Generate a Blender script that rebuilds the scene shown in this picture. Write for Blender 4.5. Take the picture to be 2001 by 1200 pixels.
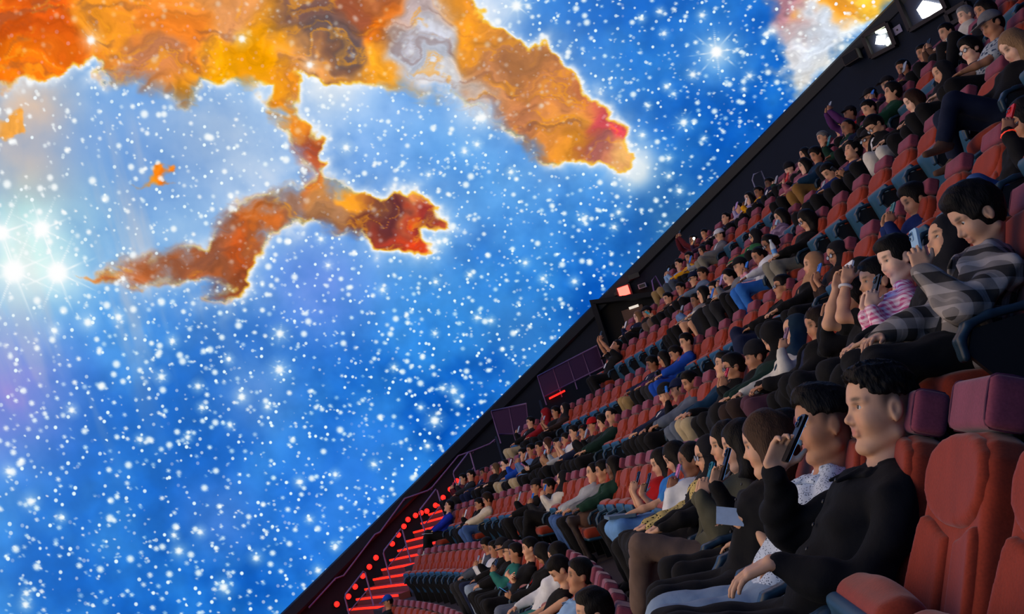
import bpy, bmesh, math, random
import numpy as np
from mathutils import Vector, Matrix

for o in list(bpy.data.objects): bpy.data.objects.remove(o)
scene = bpy.context.scene
COL = scene.collection

# ------------------------------------------------------------------ camera
cam_data = bpy.data.cameras.new('camera')
cam = bpy.data.objects.new('camera', cam_data); COL.objects.link(cam)
cam_data.sensor_fit = 'HORIZONTAL'; cam_data.sensor_width = 36.0
cam_data.lens = 36.0*1772.92/2001.0
cam_data.clip_start = 0.05; cam_data.clip_end = 200
CAM_POS = Vector((-19.62105, -28.51360, 0.84837))
def cam_axes(yaw, pitch, roll):
    f = Vector((math.cos(pitch)*math.cos(yaw), math.cos(pitch)*math.sin(yaw), math.sin(pitch)))
    r0 = Vector((math.sin(yaw), -math.cos(yaw), 0)); u0 = r0.cross(f)
    return f, math.cos(roll)*r0+math.sin(roll)*u0, -math.sin(roll)*r0+math.cos(roll)*u0
cf, cr, cu = cam_axes(-0.458124, 0.184055, -0.296378)
cam.matrix_world = Matrix(((cr.x, cu.x, -cf.x, CAM_POS.x), (cr.y, cu.y, -cf.y, CAM_POS.y), (cr.z, cu.z, -cf.z, CAM_POS.z), (0, 0, 0, 1)))
scene.camera = cam

# ------------------------------------------------------------------ world, exposure
world = bpy.data.worlds.new('world'); scene.world = world; world.use_nodes = True
world.node_tree.nodes['Background'].inputs[0].default_value = (0.002, 0.003, 0.005, 1)
world.node_tree.nodes['Background'].inputs[1].default_value = 1.0
vs = scene.view_settings
vs.view_transform = 'Standard'; vs.look = 'None'; vs.gamma = 1.0; vs.use_curve_mapping = False
vs.exposure = 0.0
SCREEN_GAIN = 1.0          # brightness of the projected picture on the dome

# ------------------------------------------------------------------ general helpers
rnd = random.Random(7)
def s2l(c):
    c = np.asarray(c, float)
    return np.where(c <= 0.04045, c/12.92, ((c+0.055)/1.055)**2.4)
def rgb(r, g, b):
    l = s2l(np.array([r, g, b])/255.0); return (float(l[0]), float(l[1]), float(l[2]))

def mesh_from(name, v, f, smooth=True):
    me = bpy.data.meshes.new(name)
    me.from_pydata([tuple(map(float, p)) for p in v], [], [tuple(map(int, q)) for q in f])
    me.update()
    if smooth: me.polygons.foreach_set('use_smooth', np.ones(len(me.polygons), bool))
    return me
def mesh_np(name, v, quads, smooth=True):
    me = bpy.data.meshes.new(name)
    v = np.ascontiguousarray(v, np.float32); quads = np.ascontiguousarray(quads, np.int32)
    n = len(quads)
    me.vertices.add(len(v)); me.vertices.foreach_set('co', v.ravel())
    me.loops.add(n*4); me.loops.foreach_set('vertex_index', quads.ravel())
    me.polygons.add(n); me.polygons.foreach_set('loop_start', np.arange(0, n*4, 4, dtype=np.int32))
    me.polygons.foreach_set('loop_total', np.full(n, 4, np.int32))
    me.update(calc_edges=True); me.validate()
    if smooth: me.polygons.foreach_set('use_smooth', np.ones(len(me.polygons), bool))
    return me
def link(name, data, mat=None, parent=None, matrix=None):
    o = bpy.data.objects.new(name, data); COL.objects.link(o)
    if mat is not None and data is not None and len(data.materials) == 0: data.materials.append(mat)
    if parent is not None: o.parent = parent
    if matrix is not None: o.matrix_basis = matrix
    return o
def tag(o, label=None, cat=None, group=None, kind=None):
    if label: o['label'] = label
    if cat: o['category'] = cat
    if group: o['group'] = group
    if kind: o['kind'] = kind
    return o
def empty(name, matrix):
    o = bpy.data.objects.new(name, None); COL.objects.link(o); o.matrix_basis = matrix
    o.empty_display_size = 0.1
    return o
class MB:
    """collects boxes, tubes and sheets into one mesh"""
    def __init__(s): s.v = []; s.f = []
    def add(s, v, f):
        k = len(s.v); s.v += [tuple(p) for p in v]; s.f += [tuple(i+k for i in q) for q in f]; return s
    def box(s, lo, hi, M=None):
        (x0, y0, z0), (x1, y1, z1) = lo, hi
        v = [Vector(p) for p in ((x0,y0,z0),(x1,y0,z0),(x1,y1,z0),(x0,y1,z0),(x0,y0,z1),(x1,y0,z1),(x1,y1,z1),(x0,y1,z1))]
        if M is not None: v = [M @ p for p in v]
        return s.add(v, [(0,3,2,1),(4,5,6,7),(0,1,5,4),(1,2,6,5),(2,3,7,6),(3,0,4,7)])
    def prism(s, a, b):
        """two corresponding rings of points"""
        n = len(a); v = list(a)+list(b)
        f = [tuple(range(n-1, -1, -1)), tuple(range(n, 2*n))]+[(i, (i+1) % n, n+(i+1) % n, n+i) for i in range(n)]
        return s.add(v, f)
    def tube(s, pts, r, seg=8, closed=False):
        pts = [Vector(p) for p in pts]; n = len(pts); rings = []
        for i, p in enumerate(pts):
            a = pts[i-1] if (i > 0 or closed) else p; b = pts[(i+1) % n] if (i < n-1 or closed) else p
            d = (b-a).normalized(); up = Vector((0, 0, 1)) if abs(d.z) < 0.9 else Vector((1, 0, 0))
            x = d.cross(up).normalized(); y = d.cross(x)
            rr = r[i] if isinstance(r, (list, tuple)) else r
            rings.append([p+(x*math.cos(t)+y*math.sin(t))*rr for t in (2*math.pi*k/seg for k in range(seg))])
        v = [q for ring in rings for q in ring]; f = []
        for i in range(n if closed else n-1):
            j = (i+1) % n
            for k in range(seg): f.append((i*seg+k, i*seg+(k+1) % seg, j*seg+(k+1) % seg, j*seg+k))
        if not closed: f += [tuple(range(seg)), tuple(range((n-1)*seg, n*seg))[::-1]]
        return s.add(v, f)
    def mesh(s, name, smooth=False): return mesh_from(name, s.v, s.f, smooth)
    def obj(s, name, mat, parent=None, smooth=False, matrix=None): return link(name, s.mesh(name, smooth), mat, parent, matrix)

# ------------------------------------------------------------------ materials
def new_mat(name):
    m = bpy.data.materials.new(name); m.use_nodes = True
    return m, m.node_tree, m.node_tree.nodes['Principled BSDF']
def N(nt, t, **kw):
    n = nt.nodes.new(t)
    for k, v in kw.items(): setattr(n, k, v)
    return n
def simple(name, col, rough=0.6, noise=0.15, scale=40, bump=0.0, metal=0.0, spec=0.4, coords='Object', stretch=None):
    m, nt, p = new_mat(name)
    tc = N(nt, 'ShaderNodeTexCoord'); src = tc.outputs[coords]
    if stretch:
        mp = N(nt, 'ShaderNodeMapping'); mp.inputs['Scale'].default_value = stretch
        nt.links.new(src, mp.inputs[0]); src = mp.outputs[0]
    nz = N(nt, 'ShaderNodeTexNoise'); nz.inputs['Scale'].default_value = scale; nz.inputs['Detail'].default_value = 4
    nt.links.new(src, nz.inputs['Vector'])
    mr = N(nt, 'ShaderNodeMapRange'); mr.inputs['To Min'].default_value = 1-noise; mr.inputs['To Max'].default_value = 1+noise
    nt.links.new(nz.outputs[0], mr.inputs[0])
    mx = N(nt, 'ShaderNodeMix', data_type='RGBA', blend_type='MULTIPLY'); mx.inputs[0].default_value = 1
    mx.inputs[6].default_value = (*col, 1); nt.links.new(mr.outputs[0], mx.inputs[7])
    nt.links.new(mx.outputs[2], p.inputs['Base Color'])
    p.inputs['Roughness'].default_value = rough; p.inputs['Metallic'].default_value = metal
    p.inputs['Specular IOR Level'].default_value = spec
    if bump:
        b = N(nt, 'ShaderNodeBump'); b.inputs['Strength'].default_value = bump; b.inputs['Distance'].default_value = 0.004
        nt.links.new(nz.outputs[0], b.inputs['Height']); nt.links.new(b.outputs[0], p.inputs['Normal'])
    return m
def glow(name, col, strength, sample=True):
    m, nt, p = new_mat(name)
    p.inputs['Base Color'].default_value = (*col, 1); p.inputs['Emission Color'].default_value = (*col, 1)
    p.inputs['Emission Strength'].default_value = strength
    if not sample: m.cycles.emission_sampling = 'NONE'
    return m

# ------------------------------------------------------------------ the dome screen
DOME_C = np.array([-8.50538, -35.55648, 3.29011]); DOME_R = 14.0
DN = np.array([0.128305, 0.459614, 0.878802]); DE1 = np.array([0.963174, -0.268878, 0.0]); DE2 = np.array([0.236291, 0.846439, -0.477186])
def dome_dir(lon, lat):
    lon = np.asarray(lon); lat = np.asarray(lat)
    return (np.cos(lat)*np.cos(lon))[..., None]*DE1+(np.cos(lat)*np.sin(lon))[..., None]*DE2+np.sin(lat)[..., None]*DN
A_LON, A_LAT = math.radians(-5), math.radians(28)      # middle of the projected artwork on the dome
AC = dome_dir(A_LON, A_LAT); AE = -math.sin(A_LON)*DE1+math.cos(A_LON)*DE2; AN = np.cross(AC, AE)
# the film frame, in degrees on the dome round that middle: outlines, colours (sRGB), hazes, bright stars
MASS=[(19.8,68.8),(-39.9,27.8),(-25.7,12.4),(-24.1,10.7),(-24.1,8.5),(-25.0,5.6),(-26.5,1.8),(-28.4,0.7),(-29.3,-3.0),(-29.1,-6.6),
 (-29.6,-11.3),(-29.6,-14.0),(-29.0,-16.5),(-27.9,-17.1),(-25.1,-16.1),(-24.1,-14.7),(-22.1,-12.5),(-20.1,-11.0),(-19.0,-8.7),(-19.0,-7.3),
 (-18.4,-4.4),(-17.5,-1.5),(-17.3,-0.1),(-16.3,2.0),(-14.9,3.7),(-12.1,7.1),(-9.5,9.6),(-7.3,11.5),(-5.2,13.7),(-3.4,15.2),
 (-3.3,16.7),(-2.5,15.6),(-0.6,14.5),(0.0,14.0),(0.2,12.7),(0.1,11.0),(-0.6,10.5),(-0.7,9.4),(-0.1,8.2),(0.8,7.6),
 (0.8,6.6),(2.0,6.6),(1.7,5.0),(0.6,2.3),(-1.1,0.0),(-3.4,-1.1),(-4.9,-3.1),(-5.6,-4.7),(-5.8,-6.5),(-5.3,-8.5),
 (-3.7,-7.5),(-2.8,-7.4),(-1.8,-8.4),(-1.4,-9.6),(-0.2,-8.8),(0.6,-7.3),(1.9,-5.6),(2.9,-4.6),(2.9,-3.4),(2.8,-2.2),
 (3.8,-1.9),(3.9,-1.4),(5.3,0.3),(5.4,1.4),(6.4,3.0),(7.7,3.8),(10.4,4.5),(12.7,4.7),(14.7,4.2),(16.2,3.3),
 (16.5,2.7),(18.1,3.1),(19.9,3.8),(22.2,5.3),(19.6,4.9),(18.1,4.3),(19.4,5.9),(22.1,9.0),(24.0,10.3),(26.0,11.6),
 (27.1,14.0),(29.5,17.5),(26.4,15.5),(24.1,14.0),(22.8,12.3),(20.0,11.4),(17.7,9.6),(15.9,9.0),(14.6,10.1),(13.2,10.5),
 (11.4,9.8),(8.6,8.5),(6.1,7.7),(3.9,6.7),(2.9,6.7),(2.7,8.0),(2.2,9.5),(1.9,12.1),(1.6,14.6),(1.1,16.4),
 (0.3,17.9),(2.3,20.0),(5.0,22.5),(7.0,21.9),(8.3,21.9),(8.7,23.3),(10.1,25.6),(11.3,28.7),(14.9,30.8),(13.0,30.5),
 (12.3,32.1),(14.9,32.8),(17.5,33.9),(19.9,35.2),(21.8,36.6),(28.2,41.1),(39.4,47.4),]
NEB_UPPER=[(-55.4,-6.2),(-75.8,-16.2),(-68.7,-19.3),(-63.2,-20.8),(-50.3,-23.5),(-49.7,-22.6),(-50.4,-19.9),(-49.2,-18.3),(-51.5,-17.9),(-52.2,-14.4),]
NEB_BLOB=[(15.3,19.5),(14.3,18.9),(14.3,17.8),(15.1,17.4),(15.3,16.7),(16.1,17.5),(17.2,18.7),(19.0,20.0),(16.3,18.8),]
NEB_LEFT=[(23.4,34.9),(22.5,34.0),(23.0,32.1),(24.1,32.0),(24.7,32.8),(25.8,35.4),]
NEB_COLOURS=[(15.9,38.5,225,90,20),(19.0,36.6,250,120,15),(20.2,46.0,230,100,25),(8.3,32.6,245,150,40),(5.0,28.2,240,130,40),(2.2,22.0,255,170,5),(-2.4,20.3,255,165,0),
 (8.2,27.8,190,120,80),(-0.9,25.7,225,150,90),(-9.4,19.0,125,92,85),(-8.5,16.4,102,84,86),(-12.0,17.7,170,90,60),(-12.8,14.9,245,120,20),(-4.1,16.0,235,160,90),
 (-9.6,11.6,250,165,40),(-16.1,9.4,200,205,220),(-18.1,13.0,190,170,170),(-15.2,5.2,225,225,230),(-22.6,7.4,240,150,40),(-22.7,2.8,190,125,80),(-24.7,-1.8,205,130,75),
 (-21.2,-5.4,190,120,80),(-23.8,-8.3,215,140,60),(-22.9,-11.6,235,150,50),(-26.8,-10.7,215,80,90),(-28.1,-13.3,240,70,90),(-25.9,-14.1,165,95,90),(-27.6,-16.2,250,190,110),
 (-0.3,15.5,240,145,30),(1.2,12.4,245,150,40),(0.2,10.0,190,80,50),(1.5,8.1,200,100,60),(1.8,4.1,250,160,40),(1.6,1.1,120,60,50),(-1.2,-2.2,95,45,50),
 (-3.7,-3.0,225,140,80),(-3.8,-6.2,150,50,45),(-0.8,-6.8,240,70,30),(1.5,-4.2,160,55,40),(3.4,3.6,170,120,85),(7.0,6.8,150,110,90),(12.4,8.0,220,115,45),
 (14.8,7.1,205,90,35),(16.2,4.1,120,65,50),(18.9,8.0,160,92,62),(22.0,10.7,185,100,55),(25.2,13.2,200,110,60),(20.0,4.5,225,110,40),(-2.0,40.6,250,160,70),
 (-21.3,30.0,235,150,70),]
HAZE=[(-6.1,9.2,190,160,200,250,0.55),(-15.8,-9.1,190,120,185,245,0.45),(13.0,19.9,150,150,175,215,0.45),(7.3,11.7,110,195,212,235,0.6),(7.7,18.1,80,170,190,215,0.4),(19.0,12.0,110,150,190,230,0.5),(20.6,33.3,80,225,190,160,0.75),
 (25.6,29.7,90,205,185,180,0.55),(25.7,25.8,70,225,170,145,0.45),(11.3,-2.8,120,120,150,235,0.55),(25.4,-6.1,90,110,150,215,0.45),(39.2,-11.9,80,120,160,235,0.4),(43.7,15.5,120,160,135,215,0.55),(38.8,19.6,90,140,160,225,0.4),
 (-27.8,-18.1,45,235,245,250,0.9),(-17.3,0.8,60,190,215,245,0.6),(-4.8,13.2,60,225,230,235,0.6),(-25.5,8.9,60,215,230,250,0.8),(31.3,-20.7,150,60,135,240,0.4),(31.1,22.8,110,190,245,235,0.75),(-27.8,-26.7,110,75,120,150,0.45),
 (-2.5,-24.1,90,60,110,170,0.35),(-44.7,-12.5,70,130,190,240,0.5),(22.3,-21.5,120,50,120,225,0.3),(18.6,24.4,100,120,160,220,0.35),(24.6,20.7,90,150,195,225,0.45),]
STARS=[(33.9,22.7,26,110),(30.8,19.2,24,90),(31.9,26.2,16,90),(28.7,23.5,18,70),(11.8,33.7,10,20),(-0.7,23.4,9,15),(-4.8,16.4,8,14),
 (-45.0,-12.0,15,78),(-27.9,7.1,14,60),(-36.4,-17.1,10,38),(-37.3,-12.0,7,14),(-40.9,-12.7,8,18),(-46.8,-17.1,7,20),(-51.6,-13.7,8,18),
 (-39.5,-3.0,6,10),(-46.0,-7.0,7,12),(-41.9,-3.6,6,8),(-40.8,-6.2,6,8),(-37.5,-13.3,5,8),(-45.2,-18.1,5,8),(-34.0,-12.6,5,8),
 (-31.2,-15.2,6,8),(-37.3,-20.4,5,8),(-32.1,-19.7,6,8),(-30.7,-21.6,6,10),(-30.6,-24.0,7,10),(-22.7,-21.2,6,8),(-16.8,-1.1,12,22),
 (-18.7,-19.0,8,18),(-21.0,-22.3,6,8),(-9.4,-18.3,6,10),(-9.7,-21.3,6,10),(-12.5,-24.3,7,12),(-3.2,-14.7,6,12),(-3.8,-9.5,8,8),
 (-3.1,-9.1,7,8),(5.9,-8.6,6,10),(0.5,-12.4,5,8),(-15.4,-8.5,6,8),(-12.6,-2.9,6,8),(-14.3,-3.2,6,8),(-2.1,6.6,8,10),
 (7.1,0.8,6,8),(-7.5,-2.2,5,6),(8.6,-2.0,5,6),(18.3,-3.5,10,30),(21.4,-6.3,11,32),(27.5,5.0,7,12),(31.3,3.3,8,18),
 (29.3,-0.5,7,10),(26.8,-5.1,9,16),(30.8,-2.4,6,10),(32.4,13.3,10,16),(29.7,11.2,8,12),(35.5,15.4,7,10),(40.7,8.6,7,8),
 (12.9,-24.4,12,30),(8.5,-23.6,9,18),(12.9,-22.0,6,8),(9.2,-22.4,6,8),(9.1,-24.9,6,8),(15.9,-25.9,6,8),(34.5,-3.3,6,8),
 (38.2,0.7,6,6),(50.2,10.0,7,8),(51.3,6.2,9,14),(50.6,2.5,6,8),(45.4,-10.4,9,12),(44.3,-8.9,6,8),(42.1,-11.1,7,10),
 (40.4,-18.2,8,12),(45.6,-17.1,11,22),(60.7,0.4,8,14),(59.6,1.0,6,8),(33.2,-25.0,7,10),(36.9,-25.1,7,8),(29.9,-16.7,7,10),
 (11.6,-16.2,6,8),(5.0,-16.9,5,8),(22.2,-22.3,6,8),(24.6,-1.1,6,8),(-0.2,-19.2,6,8),(-1.2,-20.7,6,8),(26.3,-19.5,6,8),
 (32.6,-20.5,6,8),(25.6,-8.1,6,8),(30.2,-6.2,5,6),(-52.5,-13.8,6,10),(26.3,13.6,6,8),]
SOFT_EDGES=[(6.8,7.0,45),(10.9,7.8,45),(14.1,9.6,40),(21.2,11.5,50),(25.0,14.1,40),(1.4,14.4,28),(2.2,9.9,28),
 (3.3,7.4,22),(-14.9,4.7,70),(-12.4,7.4,60),(9.7,26.0,60),(11.5,28.6,40),(8.1,22.8,40),(3.8,-1.3,22),
 (2.6,3.6,30),(5.6,1.2,30),(19.7,5.6,30),(-19.3,-7.9,40),(-17.8,-1.5,50),(1.9,19.6,20),(26.0,39.7,80),]
def vnoise(x, y, seed):
    r = np.random.default_rng(seed).random((256, 256)).astype(np.float32)
    xi = np.floor(x).astype(np.int64); yi = np.floor(y).astype(np.int64)
    fx = (x-xi).astype(np.float32); fy = (y-yi).astype(np.float32)
    fx = fx*fx*(3-2*fx); fy = fy*fy*(3-2*fy)
    a = r[xi & 255, yi & 255]; b = r[(xi+1) & 255, yi & 255]; c = r[xi & 255, (yi+1) & 255]; d = r[(xi+1) & 255, (yi+1) & 255]
    return (a*(1-fx)+b*fx)*(1-fy)+(c*(1-fx)+d*fx)*fy
def fbm(x, y, octv, seed, gain=0.5):
    s = 0; a = 1.0; t = 0
    for k in range(octv):
        s = s+a*vnoise(x*2**k+17.3*k, y*2**k-9.1*k, seed+k); t += a; a *= gain
    return s/t
def poly_sdf(x, y, poly):
    """signed distance, negative inside"""
    d = np.full(x.shape, 1e9, np.float32); ins = np.zeros(x.shape, bool)
    n = len(poly)
    for i in range(n):
        ax, ay = poly[i]; bx, by = poly[(i+1) % n]
        ex, ey = bx-ax, by-ay; l2 = ex*ex+ey*ey+1e-9
        t = np.clip(((x-ax)*ex+(y-ay)*ey)/l2, 0, 1)
        d = np.minimum(d, (x-ax-t*ex)**2+(y-ay-t*ey)**2)
        if ay != by:
            c = ((ay > y) != (by > y)) & (x < (bx-ax)*(y-ay)/(by-ay)+ax); ins ^= c
    return np.where(ins, -np.sqrt(d), np.sqrt(d)).astype(np.float32)
def sstep(a, b, x):
    t = np.clip((x-a)/(b-a), 0, 1); return t*t*(3-2*t)

def build_dome():
    fine = math.radians(0.162)
    lon_a, lon_b = math.radians(-68), math.radians(60); lat_b = math.radians(67)
    lons = np.concatenate([np.arange(lon_a, lon_b, fine), np.linspace(lon_b, lon_a+2*math.pi, 90, endpoint=False)])
    lats = np.concatenate([np.arange(0, lat_b, fine), np.linspace(lat_b, math.radians(89.5), 16)])
    nl, nt_ = len(lons), len(lats)
    LO, LA = np.meshgrid(lons, lats, indexing='ij')
    D = dome_dir(LO, LA)
    k = 2/(1+D@AC)*57.29578
    x = (k*(D@AE)).astype(np.float32); y = (k*(D@AN)).astype(np.float32)
    far = np.hypot(x, y) > 170
    x = np.where(far, 170+LO*10, x); y = np.where(far, LA*40, y)
    # background: blue sky of the picture
    n1 = fbm(x*0.06+3, y*0.06, 5, 11); n2 = fbm(x*0.16, y*0.16+5, 5, 31); n3 = fbm(x*0.5, y*0.5, 4, 51)
    blue = np.array([4, 84, 186.]); mid = np.array([44, 136, 224.])
    w = sstep(0.35, 0.68, 0.6*n1+0.4*n2)[..., None]
    col = blue*(1-w)+mid*w
    col = col*(0.88+0.24*n3[..., None])
    # upper part of the picture is paler
    pale = sstep(-30, 30, y)[..., None]*0.50
    col = col*(1-pale)+np.array([120, 175, 245.])*pale
    for hx, hy, r, cr_, cg, cb, st in HAZE:
        r_ = r*0.058
        g = np.exp(-((x-hx)**2+(y-hy)**2)/(r_*r_))*np.clip(0.35+1.3*(0.5*n2+0.5*n3), 0, 1.3)
        g = np.clip(g*st*1.25, 0, 1)[..., None]
        col = col*(1-g)+np.array([cr_, cg, cb])*g
    # streaky wisps at the left
    ws = fbm((x*0.5-y*0.87)*0.05, (x*0.87+y*0.5)*0.35, 5, 77)
    wm = np.exp(-((x-26)**2/260+(y-16)**2/140))*sstep(0.48, 0.72, ws)*0.6
    col = col*(1-wm[..., None])+np.array([205, 200, 205.])*wm[..., None]
    # nebula: noise-warped outlines, colours blended from the samples
    wx = x+1.5*(fbm(x*0.45, y*0.45, 4, 101)-0.5)*2; wy = y+1.5*(fbm(x*0.45+50, y*0.45, 4, 131)-0.5)*2
    fx_ = x+4.5*(fbm(x*0.22, y*0.22, 4, 161)-0.5)*2; fy_ = y+4.5*(fbm(x*0.22+50, y*0.22, 4, 191)-0.5)*2
    def neb(poly, colours, p=3.0):
        sd = poly_sdf(wx, wy, poly)
        num = np.zeros(x.shape+(3,), np.float32); den = np.zeros(x.shape, np.float32)
        near = sd < 6
        X = fx_[near]; Y = fy_[near]; nm = np.zeros(X.shape+(3,)); dn = np.zeros(X.shape)
        for ax, ay, r, g, b in colours:
            q = 1/(((X-ax)**2+(Y-ay)**2)+0.6)**(p/2+0.4)
            nm += q[..., None]*np.array([r, g, b], float); dn += q
        num[near] = nm/dn[..., None]
        return sd, num
    sd, nc = neb(MASS, NEB_COLOURS)
    softness = np.zeros(x.shape, np.float32)
    for ax, ay, r in SOFT_EDGES: softness = np.maximum(softness, np.exp(-((x-ax)**2+(y-ay)**2)/(r*0.058)**2))
    # filaments inside, drawn out along the pillars
    u_ = (fx_*0.80+fy_*0.60); w_ = (-fx_*0.60+fy_*0.80)
    fil = fbm(u_*0.38, w_*1.05, 6, 211, 0.55); big = fbm(fx_*0.28, fy_*0.28, 4, 225)
    rid = 1-np.abs(2*fbm(u_*0.24+9, w_*0.62, 5, 241)-1)
    nc = nc*(0.66+0.40*fil[..., None]+0.30*big[..., None])
    rr = (sstep(0.86, 0.985, rid)*sstep(0.40, 0.62, big))[..., None]*0.55
    nc = nc*(1-rr)+np.array([255, 165, 35.])*rr
    dk = sstep(0.56, 0.78, fbm(u_*0.22, w_*0.75, 5, 271))[..., None]*0.40
    nc = nc*(1-dk)+np.array([118, 76, 66.])*dk
    lit = sstep(0.50, 0.72, fbm(x*0.35+3, y*0.35, 4, 285))
    edge = sstep(-0.50, -0.06, sd)*(1-sstep(-0.06, 0.16, sd))
    strong = np.clip(0.30+0.70*sstep(32, 14, x)+0.25*lit, 0, 1)*(1-0.92*softness)
    ew = (edge*strong)[..., None]
    nc = nc*(1-ew)+np.array([255, 205, 70.])*ew
    # outer halo of scattered light
    halo = np.exp(-np.clip(sd, 0, 50)/0.42)*(sd > -0.15)*strong*0.95
    halo2 = np.exp(-np.clip(sd, 0, 50)/3.0)*(sd > 0)*strong*0.36
    hw = np.clip(halo+halo2, 0, 1)[..., None]
    col = col*(1-hw)+np.array([238, 244, 250.])*hw
    soft = 0.14+2.3*softness
    m = (1-sstep(-soft, soft*0.8, sd+softness*(fil-0.5)*3.2))[..., None]
    col = col*(1-m)+nc*m
    for poly, base, amt in ((NEB_BLOB, [(*NEB_BLOB[0], 250, 150, 25), (*NEB_BLOB[-2], 170, 120, 80), (*NEB_BLOB[3], 240, 120, 20)], 1.0),
                            (NEB_LEFT, [(*NEB_LEFT[0], 240, 180, 120), (*NEB_LEFT[2], 255, 160, 40)], 0.8),
                            (NEB_UPPER, UPPER_COLOURS, 1.0)):
        s2, c2 = neb(poly, base)
        c2 = c2*(0.75+0.5*fil[..., None])
        wd = 1.6 if poly is NEB_UPPER else 0.35
        m = ((1-sstep(-wd, wd*0.4, s2))*amt)[..., None]
        col = col*(1-m)+c2*m
    # unseen rest of the dome: warm glow added to light the audience, dark behind
    lo_d = np.degrees(LO); lo_d = np.where(lo_d > 180, lo_d-360, lo_d); la_d = np.degrees(LA)
    out = np.maximum(sstep(62, 80, lo_d)*sstep(165, 140, lo_d), sstep(69, 80, la_d)*0.35)
    warm_fill = np.array([255, 216, 176.])*(0.84+0.28*fbm(x*0.05, y*0.05, 5, 301)[..., None])+np.array([0, 18, 45.])*fbm(x*0.09+7, y*0.09, 4, 331)[..., None]
    back = np.maximum(sstep(160, 178, np.abs(lo_d)), sstep(-74, -92, lo_d))
    col = col*(1-back[..., None])+np.array([14, 34, 84.])*(0.7+0.6*n3[..., None])*back[..., None]
    col = col*(1-out[..., None])+warm_fill*out[..., None]
    # stars
    veil = (1-0.80*(1-sstep(-0.6, 0.6, sd))).astype(np.float32)
    col = col.reshape(-1, 3)
    glow_ = np.zeros((nl*nt_, 3), np.float32)
    rs = np.random.default_rng(5)
    lon_of = lons[:int((lon_b-lon_a)/fine)+1]
    def splat(sx, sy, r, amp, tint, spike=0, rot=0.0, rays=6):
        # sx,sy on the artwork -> dome direction -> grid window
        q = math.hypot(sx, sy)/57.29578; ang = 2*math.atan(q/2)
        ux, uy = (sx/(q*57.29578+1e-9), sy/(q*57.29578+1e-9))
        v = math.cos(ang)*AC+math.sin(ang)*(ux*AE+uy*AN)
        la = math.asin(max(-1, min(1, v@DN))); lo = math.atan2(v@DE2, v@DE1)
        ext = max(3.2*r, spike)/57.29578
        el = ext/max(0.2, math.cos(la))
        i0, i1 = np.searchsorted(lons, [lo-el, lo+el]); j0, j1 = np.searchsorted(lats, [la-ext, la+ext])
        if i1 <= i0 or j1 <= j0: return
        X = x[i0:i1, j0:j1]-sx; Y = y[i0:i1, j0:j1]-sy
        d2 = X*X+Y*Y
        a = amp*1.3*np.exp(-(d2/(r*r*0.62))**1.5)
        if spike:
            d = np.sqrt(d2)+1e-6; th = np.arctan2(Y, X)-rot
            c = np.abs(np.sin(th*rays/2))*d          # distance from the nearest ray
            a = a+amp*0.85*np.exp(-c/(0.06+0.10*r))*np.clip(1-d/spike, 0, 1)**1.6
            a = a+amp*0.22*np.exp(-d2/(r*r*5))
        idx = (np.arange(i0, i1)[:, None]*nt_+np.arange(j0, j1)[None, :])
        if not spike: a = a*veil[i0:i1, j0:j1]
        glow_[idx] += a[..., None]*np.array(tint, np.float32)
    for _ in range(5600):
        sx = rs.uniform(-72, 68); sy = rs.uniform(-36, 50)
        u = rs.random()
        r = 0.12+0.20*u**2.0; amp = 0.40+0.95*rs.random()
        tt = rs.random(); tint = (255*(0.75+0.25*tt), 255*(0.93+0.07*tt), 255*(1-0.12*(tt > 0.8)))
        splat(sx, sy, r, amp, tint)
    for _ in range(520):
        splat(rs.uniform(-70, 66), rs.uniform(-34, 48), rs.uniform(0.28, 0.46), 1.3, (225, 250, 250))
    for sx, sy, r, sp in STARS:
        splat(sx, sy, r*0.045, 1.5 if r < 15 else 3.2, (225, 252, 250) if sx > -40 else (235, 250, 245), max(sp*0.058, 0.9), rot=0.45, rays=8 if sp > 30 else 6)
    col = np.clip(col, 0, 255)
    col = 255-(255-col)*np.exp(-glow_/255.0*1.35)
    lin = s2l(np.clip(col, 0, 255)/255.0).astype(np.float32)
    lin *= (1+0.78*out.reshape(-1, 1)).astype(np.float32)      # extra gain on the added warm glow, so it lights the seats more
    v = DOME_C+DOME_R*D.reshape(-1, 3)
    top = DOME_C+DOME_R*DN
    v = np.vstack([v, top[None]])
    i = np.arange(nl)[:, None]; j = np.arange(nt_-1)[None, :]; ip = (i+1) % nl
    quads = np.stack([i*nt_+j+0*ip, i*nt_+j+1+0*ip, ip*nt_+j+1, ip*nt_+j], -1).reshape(-1, 4)
    me = mesh_np('dome_screen', v[:-1], quads)
    # cap at the zenith
    at = me.color_attributes.new('film', 'FLOAT_COLOR', 'POINT')
    buf = np.ones((nl*nt_, 4), np.float32); buf[:, :3] = lin; buf[:, 3] = np.clip(1-(1-veil.ravel())*1.1, 0, 1)
    at.data.foreach_set('color', buf.ravel())
    m, nt, p = new_mat('dome_projection')
    nt.nodes.remove(p)
    a = N(nt, 'ShaderNodeAttribute', attribute_name='film')
    em = N(nt, 'ShaderNodeEmission'); em.inputs['Strength'].default_value = SCREEN_GAIN
    tc = N(nt, 'ShaderNodeTexCoord')
    # fine star dust and film grain of the projection
    vo = N(nt, 'ShaderNodeTexVoronoi'); vo.inputs['Scale'].default_value = 4.6
    nt.links.new(tc.outputs['Object'], vo.inputs['Vector'])
    mr = N(nt, 'ShaderNodeMapRange', interpolation_type='SMOOTHSTEP'); mr.inputs['From Min'].default_value = 0.26; mr.inputs['From Max'].default_value = 0.14
    nt.links.new(vo.outputs['Distance'], mr.inputs[0])
    sx = N(nt, 'ShaderNodeSeparateColor'); nt.links.new(vo.outputs['Color'], sx.inputs[0])
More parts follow.
